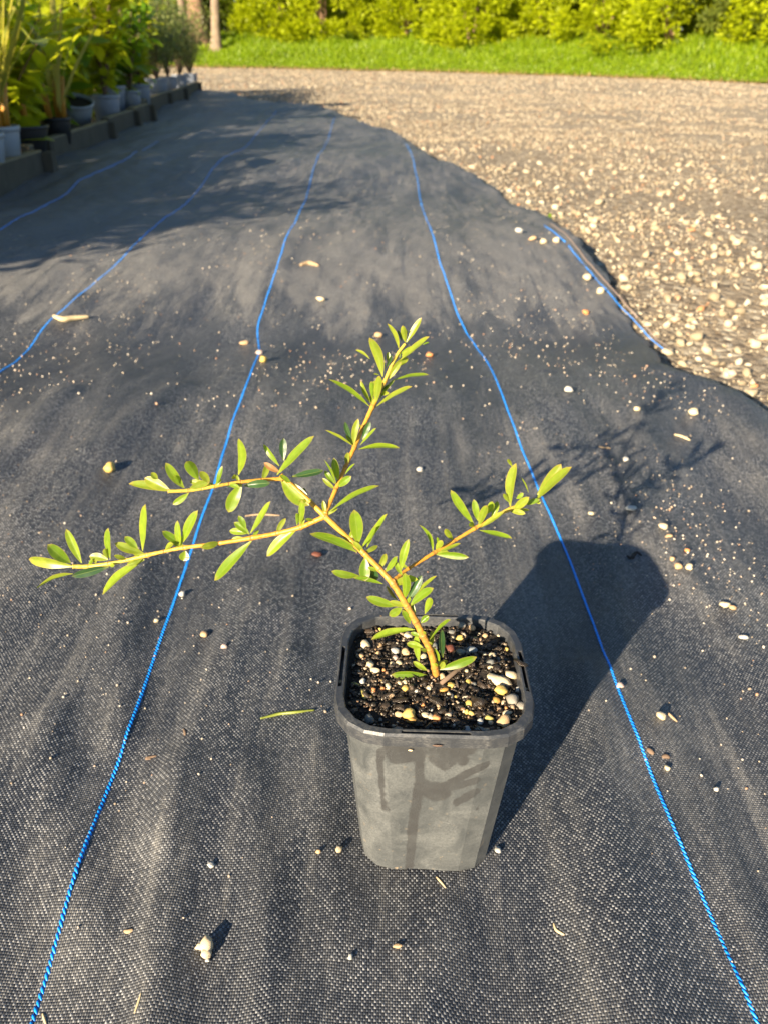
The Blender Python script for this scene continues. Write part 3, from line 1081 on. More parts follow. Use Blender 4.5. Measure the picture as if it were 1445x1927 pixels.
def depth_on(path, px, py):
    best = None
    for a, b in zip(path[:-1], path[1:]):
        dx, dy = b[0] - a[0], b[1] - a[1]
        t = max(0, min(1, ((px - a[0]) * dx + (py - a[1]) * dy) / (dx * dx + dy * dy)))
        d = math.hypot(px - a[0] - t * dx, py - a[1] - t * dy)
        if best is None or d < best[0]: best = (d, a[2] + (b[2] - a[2]) * t)
    return best[1]


lrng = random.Random(21)


def leaf_mesh(B, T, vis, kind):
    """a narrow spoon-shaped leaf from B to T whose visible breadth is vis metres"""
    ax = T - B
    L = ax.length
    a = ax.normalized()
    mid = (B + T) / 2
    view = (mid - Vector((0, 0, CAMH))).normalized()
    side = a.cross(view).normalized()
    out = side.cross(a).normalized()
    full = max(vis, min(.24 * L, .0056))
    c = max(.12, min(1, vis / full))
    s = math.sqrt(1 - c * c)
    best = None
    for sg in (1, -1):
        w = side * c + out * s * sg
        n = a.cross(w)
        lit = abs(n.dot(LD))
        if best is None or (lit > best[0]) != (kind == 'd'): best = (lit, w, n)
    _, w, n = best
    if n.z < 0: n = -n
    nl, nw = 12, 6
    bend = lrng.uniform(-.03, .09) * L
    fold = lrng.uniform(.10, .32)
    sway = lrng.uniform(-.05, .05) * L
    V, F, al, rm = [], [], [], []
    pk = .58 ** .90 * .42 ** .65
    for j in range(nl + 1):
        t = j / nl
        hw_ = (max(t, 0) ** .90 * max(1 - t, 0) ** .65) / pk
        hw_ = max(hw_, .12 if t < .5 else .02) * full / 2
        for i in range(nw + 1):
            q = -1 + 2 * i / nw
            p = B + ax * t + w * (q * hw_ + sway * math.sin(math.pi * t)) + n * (bend * math.sin(math.pi * min(1, t * .9)) + fold * abs(q) * hw_ - .06 * hw_ * math.cos(q * 3) + .03 * hw_ * math.sin(t * 15 + q))
            V.append(p - PORIG); al.append(t); rm.append(abs(q))
    for j in range(nl):
        for i in range(nw):
            F.append((j * (nw + 1) + i, j * (nw + 1) + i + 1, (j + 1) * (nw + 1) + i + 1, (j + 1) * (nw + 1) + i))
    me = mesh('leaf', V, F)
    for nm, arr in (('along', al), ('rim', rm)):
        at = me.attributes.new(nm, 'FLOAT', 'POINT')
        at.data.foreach_set('value', np.array(arr, np.float32))
    return me


def leaves(stem, path, Z, sc, text):
    for it in text.split(';'):
        it = it.split()
        bx, by, tx, ty, w = map(float, it[:5])
        kind = it[5] if len(it) > 5 else ''
        b, t = Z(bx, by), Z(tx, ty)
        Y = depth_on(path, *b)
        B = at_y(*b, Y)
        Lp = math.hypot(t[0] - b[0], t[1] - b[1]) * Y / FPX
        dy = lrng.uniform(-.42, .42) * max(Lp, .006)
        if 'n' in kind: dy = -.5 * Lp
        if 'f' in kind: dy = .5 * Lp
        T = at_y(*t, Y + dy)
        vis = w / sc * project((B + T) / 2)[2] / FPX
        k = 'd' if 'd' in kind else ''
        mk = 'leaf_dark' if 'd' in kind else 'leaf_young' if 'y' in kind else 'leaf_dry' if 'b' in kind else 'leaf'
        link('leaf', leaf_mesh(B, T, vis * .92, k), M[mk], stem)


stem, pth = build_stem('stem', Z7, 2.676, [(702, 1135, .288, 52, 1, 0), (690, 1060, .288, 46, 1, 0), (665, 970, .288, 44, 1, 0), (630, 900, .288, 44, 1, 0), (595, 830, .289, 44, .9, 0), (550, 750, .290, 42, .8, 0), (482, 640, .292, 42, .7, 0),
                                          (415, 565, .295, 36, .5, 0), (335, 485, .298, 36, .3, 0), (265, 418, .301, 36, .1, .15), (140, 300, .305, 36, .1, .2), (60, 222, .310, 30, .1, .2), (-30, 140, .315, 28, 0, .2), (-82, 92, .318, 30, .2, .2)], PLANT)
leaves(stem, pth, Z7, 2.676, '300 480 62 390 48;300 465 130 405 18;305 440 285 265 75;320 460 450 285 30;350 455 395 350 25;340 505 340 625 62 n;355 540 400 620 50 d;310 598 170 575 42;430 640 280 610 25;440 580 500 500 32;525 595 490 520 28;520 570 560 412 45;535 720 540 585 48;555 720 625 595 45 d;580 705 700 600 20 y;565 750 683 660 48;500 750 345 705 50;525 760 460 800 45 n;500 720 445 650 20 d;565 840 525 770 35;640 790 668 710 40;620 835 660 800 35;580 870 372 925 38;590 870 520 860 15;610 1030 598 895 38;630 960 548 940 38;655 960 660 930 35 y;665 920 770 820 20;730 1010 722 865 35 d;710 1040 685 960 15;650 1075 580 1030 30;655 1100 470 1095 45;720 1065 735 1030 30 y;715 1070 900 1005 48;165 275 415 150 30')
br, pth2 = build_stem('branch', Z7, 2.676, [(480, 625, .292, 30, .7, 0), (520, 590, .297, 24, .3, 0), (560, 560, .301, 22, 0, 0), (685, 483, .310, 24, 0, 0), (790, 420, .318, 21, 0, 0), (893, 358, .325, 26, 0, .3), (980, 305, .331, 18, 0, .7), (1068, 262, .336, 28, 0, .9), (1130, 238, .340, 22, 0, 1), (1188, 215, .343, 22, 0, 1)], PLANT)
leaves(br, pth2, Z7, 2.676, '680 475 608 345 22;695 465 728 420 35 y;700 440 703 405 15;705 480 820 435 20 y;695 490 860 505 38;885 340 770 165 45;905 320 885 212 38;910 350 950 245 42 y;945 290 980 225 38;920 355 1040 275 28 y;915 370 1078 412 28;1070 250 1100 30 52 y;1065 230 1035 185 22 y;1080 50 1055 12 18 y;1100 210 1135 180 25;1085 265 1165 200 45 y;1090 262 1165 268 18 y;1160 180 1120 100 8 y;1195 220 1380 50 48 y;1205 190 1325 35 62 y;1200 232 1222 228 18 y')
NX, NY = 250, 1869
br, pth3 = build_stem('branch', Z6, 4.817, [(252, 1865, .305, 52, .2, 0), (350, 1640, .316, 50, 0, 0), (435, 1440, .325, 44, 0, 0), (517, 1262, .333, 50, 0, 0), (600, 1070, .343, 44, 0, .1), (682, 890, .352, 56, 0, .3), (740, 770, .358, 40, 0, .6), (790, 665, .363, 46, 0, .7), (850, 520, .368, 34, 0, .9), (915, 400, .373, 36, 0, 1), (972, 325, .376, 34, 0, 1)], PLANT)
leaves(br, pth3, Z6, 4.817, '350 1600 240 1375 20;340 1590 245 1470 50;370 1560 330 1355 75;365 1620 490 1520 75;430 1510 525 1410 22;505 1250 250 1105 28 y;495 1200 430 1030 50 d;512 1240 550 1000 65 y;590 1190 660 1030 60 d;570 1240 715 1085 30;555 1280 925 1275 50;650 890 280 650 48;665 860 575 655 42 y;680 820 670 660 55;705 870 740 615 75 y;740 830 880 655 30;710 895 1040 715 48 y;760 760 830 690 25 d;770 620 650 270 95 y;655 460 525 380 28 y;740 605 690 595 15 y;830 640 935 485 60 y;835 665 1190 610 35;795 540 850 420 30 d;795 500 760 490 18 y;820 490 820 395 40 y;915 365 810 140 45 y;930 470 1195 260 55 y;940 440 985 380 25 y;945 300 905 200 30 d;925 450 935 375 15;1130 330 1190 310 20;975 310 950 155 60 y;985 310 1120 85 58 y;985 260 995 200 20 d;910 400 870 480 40 d;870 560 800 640 40 d')
br, pth4 = build_stem('branch', Z5, 2.408, [(1380, 412, .305, 34, .2, 0), (1330, 435, .305, 27, 0, 0), (1265, 463, .304, 28, 0, 0), (1160, 490, .304, 24, 0, 0), (1045, 511, .303, 27, 0, 0), (900, 535, .302, 21, 0, .1), (740, 555, .301, 24, 0, .3), (650, 572, .300, 19, 0, .6), (570, 590, .299, 26, 0, .7), (480, 612, .298, 20, 0, 1), (400, 628, .297, 23, 0, 1), (310, 640, .297, 26, 0, 1), (235, 640, .296, 24, 0, 1)], PLANT)
leaves(br, pth4, Z5, 2.408, '240 640 40 605 50 y;225 625 120 540 60;215 625 160 590 30 d;275 625 205 470 42;235 675 75 742 16 y;400 640 230 685 42 d;395 610 310 595 40 y;405 605 398 465 30;395 605 380 560 30 y;340 628 330 600 20 y;555 580 425 535 45 y;530 560 470 505 38;552 570 565 358 35;550 605 480 635 28 y;560 610 375 770 40;735 545 640 480 40;720 550 712 430 30;725 555 700 480 35;735 530 805 385 45;745 570 735 615 50 n;1030 490 945 480 35;1035 495 965 440 35;1020 470 985 410 30;1040 490 1130 345 30;1025 520 955 515 25;1045 525 880 705 50;1255 465 1115 595 50;1262 450 1275 340 32;1250 455 1250 400 22')
br, pth5 = build_stem('branch', Z5, 2.408, [(1185, 243, .318, 26, .3, .2), (1090, 248, .315, 20, 0, .2), (995, 258, .311, 22, .1, .4), (940, 266, .309, 18, 0, .7), (878, 277, .306, 22, 0, .9), (820, 288, .304, 19, 0, 1), (758, 296, .302, 22, 0, 1), (665, 300, .299, 20, 0, 1)], PLANT)
leaves(br, pth5, Z5, 2.408, '690 300 487 268 42 y;675 295 560 240 55 y;620 245 590 215 30 y;740 285 655 170 48;720 270 700 230 30;860 270 765 255 32 y;805 250 750 165 55;855 265 810 210 38 y;885 270 915 185 22;760 308 688 360 32;985 225 985 62 42;1000 265 940 395 62;1010 275 1130 262 40 d;975 240 960 230 25 y;990 270 930 275 20 d;1170 185 1100 85 25;1190 160 1190 58 38 d;1160 225 1330 50 42;1175 215 1100 170 30 b;1225 235 1370 205 35 d;1180 250 1305 365 85 n;1275 330 1282 285 20 d')

def buds(stem, path, n, seed):
    r = random.Random(seed)
    for i in range(1, len(path) - 1):
        for k in range(n):
            px, py, Y = path[i]
            B = at_y(px + r.uniform(-3, 3), py + r.uniform(-3, 3), Y)
            a = r.uniform(0, 6.28)
            d = Vector((math.cos(a), r.uniform(-.9, .9), abs(math.sin(a)) * .9 - .1)).normalized()
            L = r.uniform(.0045, .0095)
            link('leaf', leaf_mesh(B, B + d * L, L * r.uniform(.26, .36), ''), M['leaf_young' if r.random() < .6 else 'leaf'], stem)


for st_, p_, n_, sd_ in ((stem, pth, 2, 1), (STEMS[1], pth2, 1, 2), (STEMS[2], pth3, 1, 3), (STEMS[3], pth4, 1, 4), (STEMS[4], pth5, 1, 5)):
    buds(st_, p_, n_, sd_)

# ------------------------------------------------------------------ loose things on the mat
def mat_pebble(px, py, w, h, mk, label, sd=None, group='loose pebbles on the weed mat'):
    global np_
    p = on_mat(px, py + h * .25)
    d = project(p)[2]
    a, b = w / 2 * d / FPX, h / 2 * d / FPX
    o = link('pebble', pebble_mesh(np_ % 9, mk), None)
    np_ += 1
    o.scale = (a * 1.15, b * 1.5, min(a, b) * 1.2)
    o.location = (p.x, p.y, float(height(p.x, p.y)) + .002 + min(a, b) * .75)
    o.rotation_euler = (random.uniform(-.3, .3), random.uniform(-.3, .3), random.uniform(-.3, .3))
    return tag(o, label, 'pebble', group)


for a in [
    (210, 884, 18, 18, 'yellow', 'smooth yellow pebble alone left of the upper left branch'),
    (497, 680, 15, 14, 'yellow', 'orange yellow pebble touching the kink of the left blue thread'),
    (489, 667, 12, 9, 'pink', 'pinkish pebble sitting on the kink of the left blue thread'),
    (460, 649, 16, 9, 'tan', 'flat tan pebble a little left of the blue thread kink'),
    (393, 1812, 9, 8, 'white', 'tiny white crumb just below the lumpy cream clod'),
    (399, 1633, 12, 10, 'white', 'white pebble below left of the pot in the open foreground'),
    (638, 1602, 11, 15, 'cream', 'cream pebble beside the bottom left corner of the pot'),
    (935, 1603, 11, 14, 'white', 'white pebble beside the bottom right corner of the pot'),
    (1068, 737, 16, 12, 'white', 'white pebble alone on the mat short of the gravel edge'),
    (1303, 779, 18, 13, 'cream', 'cream pebble nearest the curved mat edge at the right'),
    (1197, 773, 15, 10, 'cream', 'oval cream pebble above the shadow of the seedling'),
    (1185, 961, 20, 11, 'white', 'flat white pebble at the top of the pot shadow'),
    (1245, 995, 16, 13, 'cream', 'round cream pebble right of the pot shadow top'),
    (1257, 1013, 14, 8, 'tan', 'flat tan pebble right under the round cream one'),
    (1361, 1142, 19, 13, 'cream', 'larger cream pebble of the touching pair at the right edge'),
    (1376, 1148, 13, 10, 'tan', 'smaller tan pebble of the touching pair at the right edge'),
    (1395, 1203, 16, 10, 'white', 'white pebble near the right edge, below the touching pair'),
    (1274, 1070, 16, 12, 'tan', 'tan pebble at the right corner of the pot shadow'),
    (1295, 1071, 12, 11, 'cream', 'cream pebble one step right of the shadow corner'),
    (1263, 1056, 11, 10, 'tan', 'small tan pebble half inside the corner of the pot shadow'),
    (1291, 1040, 9, 7, 'orange', 'small orange pebble above the shadow corner'),
    (1241, 1352, 18, 16, 'cream', 'pale knobbly pebble beside a tan twig right of the right blue thread'),
    (1165, 1295, 14, 11, 'pink', 'pink pebble touching the right blue thread'),
    (1253, 1450, 11, 11, 'cream', 'cream pebble right of the blue thread below the bark crumbs'),
    (1345, 1490, 9, 8, 'white', 'small white pebble by itself at the lower right'),
    (385, 1198, 13, 13, 'tan', 'tan pebble right of the left blue thread'),
    (423, 1221, 12, 9, 'pink', 'pale pink pebble just below the tan pebble by the left thread'),
    (345, 1122, 10, 9, 'white', 'white pebble touching the left blue thread'),
    (296, 1172, 10, 8, 'cream', 'small cream pebble left of the left blue thread'),
    (597, 1048, 17, 10, 'red', 'dark reddish pebble under the lower left branch'),
    (789, 888, 11, 11, 'white', 'small white pebble in the gap right of the top branch'),
    (660, 1806, 10, 11, 'white', 'white crumb on the bare mat in front of the pot'),
    (748, 1785, 15, 8, 'tan', 'flat tan chip in front of the pot'),
    (975, 437, 14, 11, 'white', 'white stone on the mat at the far gravel edge'),
    (1000, 452, 14, 10, 'tan', 'tan stone on the far mat beside the white one'),
    (1021, 458, 13, 11, 'cream', 'cream stone third along the far mat edge'),
    (1046, 455, 12, 10, 'cream', 'cream stone lying on the blue hem thread'),
    (1128, 551, 16, 14, 'cream', 'large cream stone on the blue hem at the gravel edge'),
    (1103, 526, 14, 14, 'cream', 'cream stone just below the blue hem'),
    (1100, 591, 12, 11, 'orange', 'orange pebble on the mat inside the hem'),
    (808, 672, 14, 12, 'orange', 'orange pebble right of the seedling top'),
    (604, 566, 14, 10, 'cream', 'cream stone in the scatter behind the seedling'),
    (712, 634, 14, 11, 'tan', 'tan pebble left of the seedling top'),
    (1110, 970, 10, 8, 'cream', 'small cream pebble in the shadow of the stem base'),
    (1175, 868, 11, 10, 'white', 'small white pebble among the shadow branches'),
    (600, 1607, 9, 6, 'tan', 'flat tan crumb a step left of the pot base'),
]:
    mat_pebble(*a)
# lumpy cross-shaped clod of cream stone
P0 = on_mat(391, 1795)
cl = empty('stone_clod', P0 + Vector((0, 0, .002)), label='lumpy cream stone clod casting a shadow in the left foreground', cat='stone')
for dx, dy, s, k in ((0, .0012, (.0030, .0052, .0032), 3), (-.0030, .0006, (.0024, .0020, .0022), 5), (.0004, -.0026, (.0026, .0030, .0026), 7)):
    o = link('lump', pebble_mesh(k, 'yellow' if k == 9 else 'cream'), None, cl)
    o.location = (dx, dy, s[2] * .9); o.scale = s


def strip_thing(name, pts_px, w, mat, label, cat, lift=.002, n=6, flat=.5):
    P = [on_mat(*q) for q in pts_px]
    C = catmull([p + Vector((0, 0, lift)) for p in P], 5)
    o0 = C[0].copy()
    rr = [w * (.45 + .55 * math.sin(math.pi * min(1, max(.04, i / (len(C) - 1))))) for i in range(len(C))]
    v, f = tube_data([c - o0 for c in C], rr, n)
    for q in v: q.z = q.z * 1.0
    o = link(name, mesh(name, v, f), M[mat] if isinstance(mat, str) else mat)
    o.location = o0
    return tag(o, label, cat)


strip_thing('dry_leaf', [(103, 602), (120, 608), (140, 606), (170, 603)], .0045, 'straw', 'curled pale dry leaf touching the far left blue thread', 'dry leaf', .006)
strip_thing('dry_leaf', [(566, 503), (582, 499), (600, 504)], .0040, 'twig', 'small brown dry leaf lying in the scatter of grit', 'dry leaf', .004)
strip_thing('twig', [(1267, 821), (1281, 825), (1297, 832)], .0018, 'straw', 'short pale twig between two arms of the seedling shadow', 'twig')
strip_thing('twig', [(1125, 844), (1136, 846), (1147, 847)], .0014, 'twig', 'short tan twig on the shadow of the seedling', 'twig')
strip_thing('twig', [(1254, 1345), (1262, 1354), (1272, 1363)], .0011, 'twig', 'tan twig next to the pale knobbly pebble', 'twig')
strip_thing('twig', [(1040, 1742), (1044, 1754), (1052, 1760), (1060, 1764)], .0008, 'straw', 'bent straw coloured twig lying on the mat right of the pot', 'twig')
strip_thing('twig', [(820, 1655), (828, 1664), (838, 1676)], .0006, 'straw', 'thin straw stalk lying in front of the pot base', 'twig')
strip_thing('twig', [(462, 975), (490, 972), (527, 974)], .0009, 'twig', 'thin brown twig under the lower left branch', 'twig')
strip_thing('straw', [(268, 1873), (263, 1890), (255, 1912)], .0006, 'straw', 'thin straw stalk at the bottom left of the mat', 'straw')
strip_thing('straw', [(83, 1912), (86, 1922), (90, 1935)], .0007, 'straw', 'short straw beside the blue thread at the bottom edge', 'straw')
strip_thing('bark_crumb', [(1228, 1424), (1222, 1419), (1216, 1413)], .0018, 'bushstem', 'brown bark crumb beside the right blue thread, the upper one', 'bark')
strip_thing('bark_crumb', [(1244, 1430), (1251, 1428), (1258, 1431)], .0016, 'bushstem', 'brown bark crumb beside the right blue thread, the lower one', 'bark')
strip_thing('bark_crumb', [(1178, 1050), (1186, 1055), (1195, 1044), (1206, 1050)], .0016, 'mix', 'dark holes in the mat inside the pot shadow, shaped as a crumb', 'dark hole')  # crumb-shaped stand-in for small dark holes in the mat
strip_thing('bark_crumb', [(286, 1433), (277, 1432), (297, 1427)], .0010, 'bushstem', 'brown bark crumb right of the left blue thread', 'bark')
strip_thing('bark_crumb', [(236, 1757), (244, 1758), (253, 1754)], .0012, 'twig', 'tan bark crumb right of the blue thread near the bottom', 'bark')
strip_thing('bark_crumb', [(347, 1376), (350, 1383), (349, 1388)], .0010, 'bushstem', 'upright brown bark crumb between left thread and green leaf', 'bark')
M['fallen'] = mat_leaf('fallen_green_leaf', (.22, .25, .04), (.26, .30, .05), (.3, .35, .04), .2)
strip_thing('fallen_leaf', [(491, 1357), (512, 1352), (530, 1348), (560, 1345), (593, 1341)], .0011, M['fallen'], 'narrow yellow green leaf fallen on the mat left of the pot', 'fallen leaf', .0022)
# grains lodged in the rim slots
for px, py, w, h, mk in ((641, 1284, 11, 15, 'cream'), (990, 1297, 9, 9, 'cream'), (988, 1262, 9, 15, 'rough'), (975, 1255, 5, 5, 'white'), (823, 1404, 18, 6, 'brown'), (772, 1427, 9, 6, 'cream')):
    if py < 1390:
        p = PMI @ gpx(px, py, TOPZ - .001)
    else:
        q = at_y(px, py, POT.y - .043); p = PMI @ q
        p.y = -.0459 if py < 1412 else -.0414
    o = link('stuck_grain', pebble_mesh(np_ % 9, mk), None, pot); np_ += 1
    a, b = w / 2 * .36 / FPX, h / 2 * .36 / FPX
    o.scale = (a, b, min(a, b) * .8) if py < 1390 else (a, min(a, b) * .6, b)
    o.location = p

# ------------------------------------------------------------------ raised bed at the left
def box_verts(x0, x1, y0, y1, z0, z1, dx0=0):
    return [(x0, y0, z0), (x1, y0, z0), (x1, y1, z0), (x0, y1, z0), (x0, y0, z1), (x1, y0, z1), (x1, y1, z1), (x0, y1, z1)]


BF = [(0, 3, 2, 1), (4, 5, 6, 7), (0, 1, 5, 4), (1, 2, 6, 5), (2, 3, 7, 6), (3, 0, 4, 7)]
BED = empty('timber_edging', (-1.1, 2.5, 0), label='low dark timber board edging along the pots at the left', cat='garden edging')


def board(a, b, h, th=.035, name='board', mat='board'):
    A, B = Vector((a[0], a[1], 0)), Vector((b[0], b[1], 0))
    d = (B - A).normalized()
    nrm = Vector((-d.y, d.x, 0))
    nseg = 8
    V, F = [], []
    for i in range(nseg + 1):
        p = A.lerp(B, i / nseg)
        wob = .002 * math.sin(i * 1.7 + a[1])
        for (o_, z) in ((0, -.01), (0, h - .004), (.004, h), (th - .004, h), (th, h - .004), (th, -.01)):
            q = p + nrm * (o_ + wob)
            V.append((q.x + 1.1, q.y - 2.5, z + .001 * math.sin(i * 2.3)))
    for i in range(nseg):
        for k in range(6):
            F.append((i * 6 + k, (i + 1) * 6 + k, (i + 1) * 6 + (k + 1) % 6, i * 6 + (k + 1) % 6))
    F.append((0, 1, 2, 3, 4, 5)); F.append(tuple(nseg * 6 + k for k in (5, 4, 3, 2, 1, 0)))
    me = mesh(name, V, F, False)
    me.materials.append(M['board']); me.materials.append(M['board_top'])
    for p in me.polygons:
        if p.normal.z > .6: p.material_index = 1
    return link(name, me, None, BED)


segs = [((-1.0, -.2), (-.985, .62), .085), ((-.99, .64), (-.995, 1.42), .087), ((-1.0, 1.44), (-1.055, 2.64), .086), ((-1.10, 2.66), (-1.165, 2.93), .094), ((-1.135, 2.94), (-1.20, 3.76), .092), ((-1.205, 3.79), (-1.255, 4.35), .100), ((-1.262, 4.38), (-1.30, 4.82), .104), ((-1.40, 4.85), (-1.56, 6.3), .102), ((-1.57, 6.34), (-1.65, 7.2), .098), ((-1.665, 7.24), (-1.83, 8.6), .10)]
for a, b, h_ in segs:
    board(a, b, h_)
for a, b, h_ in segs[2:]:
    x, y = b[0] + .012, b[1] + .012
    v = box_verts(x - .012, x + .016, y - .02, y + .02, 0, h_ * .93)
    link('stake', mesh('stake', [(p[0] + 1.1, p[1] - 2.5, p[2]) for p in v], BF, False), M['board'], BED)
bx = np.array([(-3.6, -.2, .055), (-1.03, -.2, .055), (-1.04, 1.44, .055), (-1.22, 3.78, .055), (-1.43, 5, .055), (-1.68, 7.2, .055), (-1.86, 8.6, .055), (-4.4, 8.6, .055)])
tag(link('bed_soil', mesh('bed_soil', bx, [tuple(range(8))], False), M['mix']), kind='structure')


def nursery_pot(r, h, mat, label, loc, tilt=(0, 0, 0), group='round nursery pots along the edging'):
    t = empty('nursery_pot', loc, tilt, label=label, cat='nursery pot', group=group)
    n = 28
    prof = [(r * .76, 0), (r * .95, h * .80), (r * .955, h * .86), (r, h * .865), (r * 1.02, h * .985), (r * 1.0, h), (r * .95, h), (r * .93, h * .86)]
    V = [(a * math.cos(2 * math.pi * k / n), a * math.sin(2 * math.pi * k / n), z) for a, z in prof for k in range(n)]
    F = [(j * n + k, j * n + (k + 1) % n, (j + 1) * n + (k + 1) % n, (j + 1) * n + k) for j in range(2) for k in range(n)]
    F.append(tuple(range(n - 1, -1, -1)))
    link('pot_body', mesh('pot_body', V[:3 * n], F), M[mat], t)
    F2 = [(j * n + k, j * n + (k + 1) % n, (j + 1) * n + (k + 1) % n, (j + 1) * n + k) for j in range(5) for k in range(n)]
    me = mesh('rim', V[2 * n:], F2)
    link('rim', me, M[mat], t)
    V = [(0, 0, h * .88)] + [(r * .935 * math.cos(2 * math.pi * k / n), r * .935 * math.sin(2 * math.pi * k / n), h * (.86 + random.uniform(-.01, .01))) for k in range(n)]
    link('soil', mesh('soil', V, [(0, 1 + k, 1 + (k + 1) % n) for k in range(n)]), M['mix'], t)
    return t


# ---- plants for the bed
M['strap'] = mat_leaf('strap_leaf', (.12, .17, .025), (.46, .38, .09), (.50, .46, .06), .35, .4, (.30, .14, .03))
M['broad'] = mat_leaf('broad_leaf', (.075, .165, .008), (.20, .29, .014), (.36, .52, .025), .44, .30)
M['lime'] = mat_leaf('lime_leaf', (.21, .29, .008), (.42, .43, .015), (.60, .64, .02), .48, .34)
M['fineleaf'] = mat_leaf('fine_leaf', (.085, .125, .030), (.22, .25, .055), (.26, .30, .06), .3, .45)


def leaf_card(L, w, curve=.15, nl=6, nw=2):
    V, F, al, rm = [], [], [], []
    for j in range(nl + 1):
        t = j / nl
        hw_ = w / 2 * max(.1, math.sin(math.pi * min(.98, max(.02, t ** .85))) ** .8)
        for i in range(nw + 1):
            q = -1 + 2 * i / nw
            V.append((t * L, q * hw_, -curve * L * t * t + .2 * hw_ * abs(q))); al.append(t); rm.append(abs(q))
    for j in range(nl):
        for i in range(nw):
            F.append((j * (nw + 1) + i, j * (nw + 1) + i + 1, (j + 1) * (nw + 1) + i + 1, (j + 1) * (nw + 1) + i))
    me = mesh('leaf', V, F)
    at = me.attributes.new('along', 'FLOAT', 'POINT'); at.data.foreach_set('value', np.array(al, np.float32))
    at = me.attributes.new('rim', 'FLOAT', 'POINT'); at.data.foreach_set('value', np.array(rm, np.float32) * .7)
    return me


def cards(name, P, D, N, L, w, bend=.0):
    """many leaf-sized blades joined: P base, D direction, N side, lengths and widths"""
    tip = P + D * L[:, None]
    mid = P + D * (L * .55)[:, None]
    s = N * (w / 2)[:, None]
    V = np.stack([P, mid + s, tip, mid - s], 1).reshape(-1, 3)
    k = np.arange(len(P))[:, None] * 4
    return mesh_np(name, V, k + np.array([[0, 1, 2, 3]]), False)


STRAP = [leaf_card(1, .052, .14, 10), leaf_card(1, .046, .36, 10), leaf_card(1, .055, .05, 8)]
for me in STRAP: me.materials.append(M['strap'])
BROAD = [leaf_card(1, .46, .18), leaf_card(1, .40, .35), leaf_card(1, .52, .05)]
for me in BROAD: me.materials.append(M['broad'])
LIME = [m_.copy() for m_ in BROAD]
for me in LIME: me.materials.clear(); me.materials.append(M['lime'])


def strap_plant(loc, hgt, n, label, group='strap leaved plants in the bed', seed=0):
    r = random.Random(seed)
    t = empty('strap_leaf_plant', loc, label=label, cat='plant', group=group)
    for k in range(4):
        a = r.uniform(0, 6.28); q = Vector((.03 * math.cos(a), .03 * math.sin(a), 0))
        v, f = tube_data([q, q * 1.2 + Vector((0, 0, hgt * .15)), q * 1.7 + Vector((0, 0, hgt * .3))], [.012, .011, .007], 7)
        link('stem', mesh('stem', v, f), M['stem'], t)
    for k in range(n):
        o = link('leaf', STRAP[r.randrange(3)], None, t)
        a = r.uniform(0, 6.28)
        el = r.uniform(1.22, 1.54) if k % 5 else r.uniform(.95, 1.2)
        L = hgt * r.uniform(.55, 1.05)
        o.scale = (L, L * r.uniform(.6, 1.1), L)
        o.rotation_euler = (r.uniform(-.5, .5), -el, a)
        o.location = (.03 * math.cos(a), .03 * math.sin(a), r.uniform(.0, .2) * hgt)
    return t


def leafy_shrub(loc, hgt, rad, n, label, meshes, lsize=.055, group='broad leaved shrubs in the bed', seed=0):
    r = random.Random(seed)
    t = empty('leafy_shrub', loc, label=label, cat='shrub', group=group)
    tips = []
    V, F = [], []
    for k in range(9):
        a = r.uniform(0, 6.28)
        top = Vector((rad * r.uniform(.2, 1) * math.cos(a), rad * r.uniform(.2, 1) * math.sin(a), hgt * r.uniform(.55, 1)))
        C = catmull([Vector((0, 0, 0)), top * .4 + Vector((0, 0, hgt * .1)), top], 5)
        v, f = tube_data(C, np.linspace(.006, .002, len(C)), 6)
        b = len(V); V += v; F += [tuple(i + b for i in q) for q in f]
        tips += [C[i] for i in range(2, len(C))]
    link('stem', mesh('stem', V, F), M['bushstem'], t)
    for k in range(int(n * 1.4)):
        o = link('leaf', meshes[r.randrange(3)], None, t)
        c = tips[r.randrange(len(tips))]
        a = r.uniform(0, 6.28)
        L = lsize * r.uniform(.6, 1.35)
        o.scale = (L, L, L)
        o.location = c + Vector((r.gauss(0, .022), r.gauss(0, .022), r.gauss(0, .022)))
        o.rotation_euler = (r.uniform(-.6, .6), r.uniform(-.8, .5), a)
    return t


def fine_shrub(loc, hgt, rad, n, label, mat='fineleaf', L=.027, group='fine leaved shrubs in the bed', seed=0):
    r = np.random.default_rng(seed)
    t = empty('fine_leaf_shrub', loc, label=label, cat='shrub', group=group)
    V, F, tips = [], [], []
    for k in range(22):
        a = r.uniform(0, 6.28); q = r.uniform(.15, 1)
        top = Vector((rad * q * math.cos(a), rad * q * math.sin(a), hgt * r.uniform(.5, 1.02)))
        C = catmull([Vector((0, 0, 0)), top * .45 + Vector((0, 0, hgt * .08)), top], 6)
        v, f = tube_data(C, np.linspace(.004, .0012, len(C)), 5)
        b = len(V); V += v; F += [tuple(i + b for i in q_) for q_ in f]
        tips += [tuple(C[i]) for i in range(4, len(C))]
    link('stem', mesh('stem', V, F), M['bushstem'], t)
    T = np.array(tips)
    P = T[r.integers(0, len(T), n)] + r.normal(0, rad * .13, (n, 3))
    D = r.normal(0, 1, (n, 3)); D[:, 2] = np.abs(D[:, 2]) * .8 + .1; D /= np.linalg.norm(D, axis=1)[:, None]
    N = np.cross(D, r.normal(0, 1, (n, 3))); N /= np.linalg.norm(N, axis=1)[:, None]
    tag(link('foliage', cards('foliage', P, D, N, L * r.uniform(.6, 1.4, n), L * .38 * r.uniform(.7, 1.3, n)), M[mat], t), kind='stuff')
    return t


def bedpos(px, py, z=.057):
    return gpx(px, py, z)


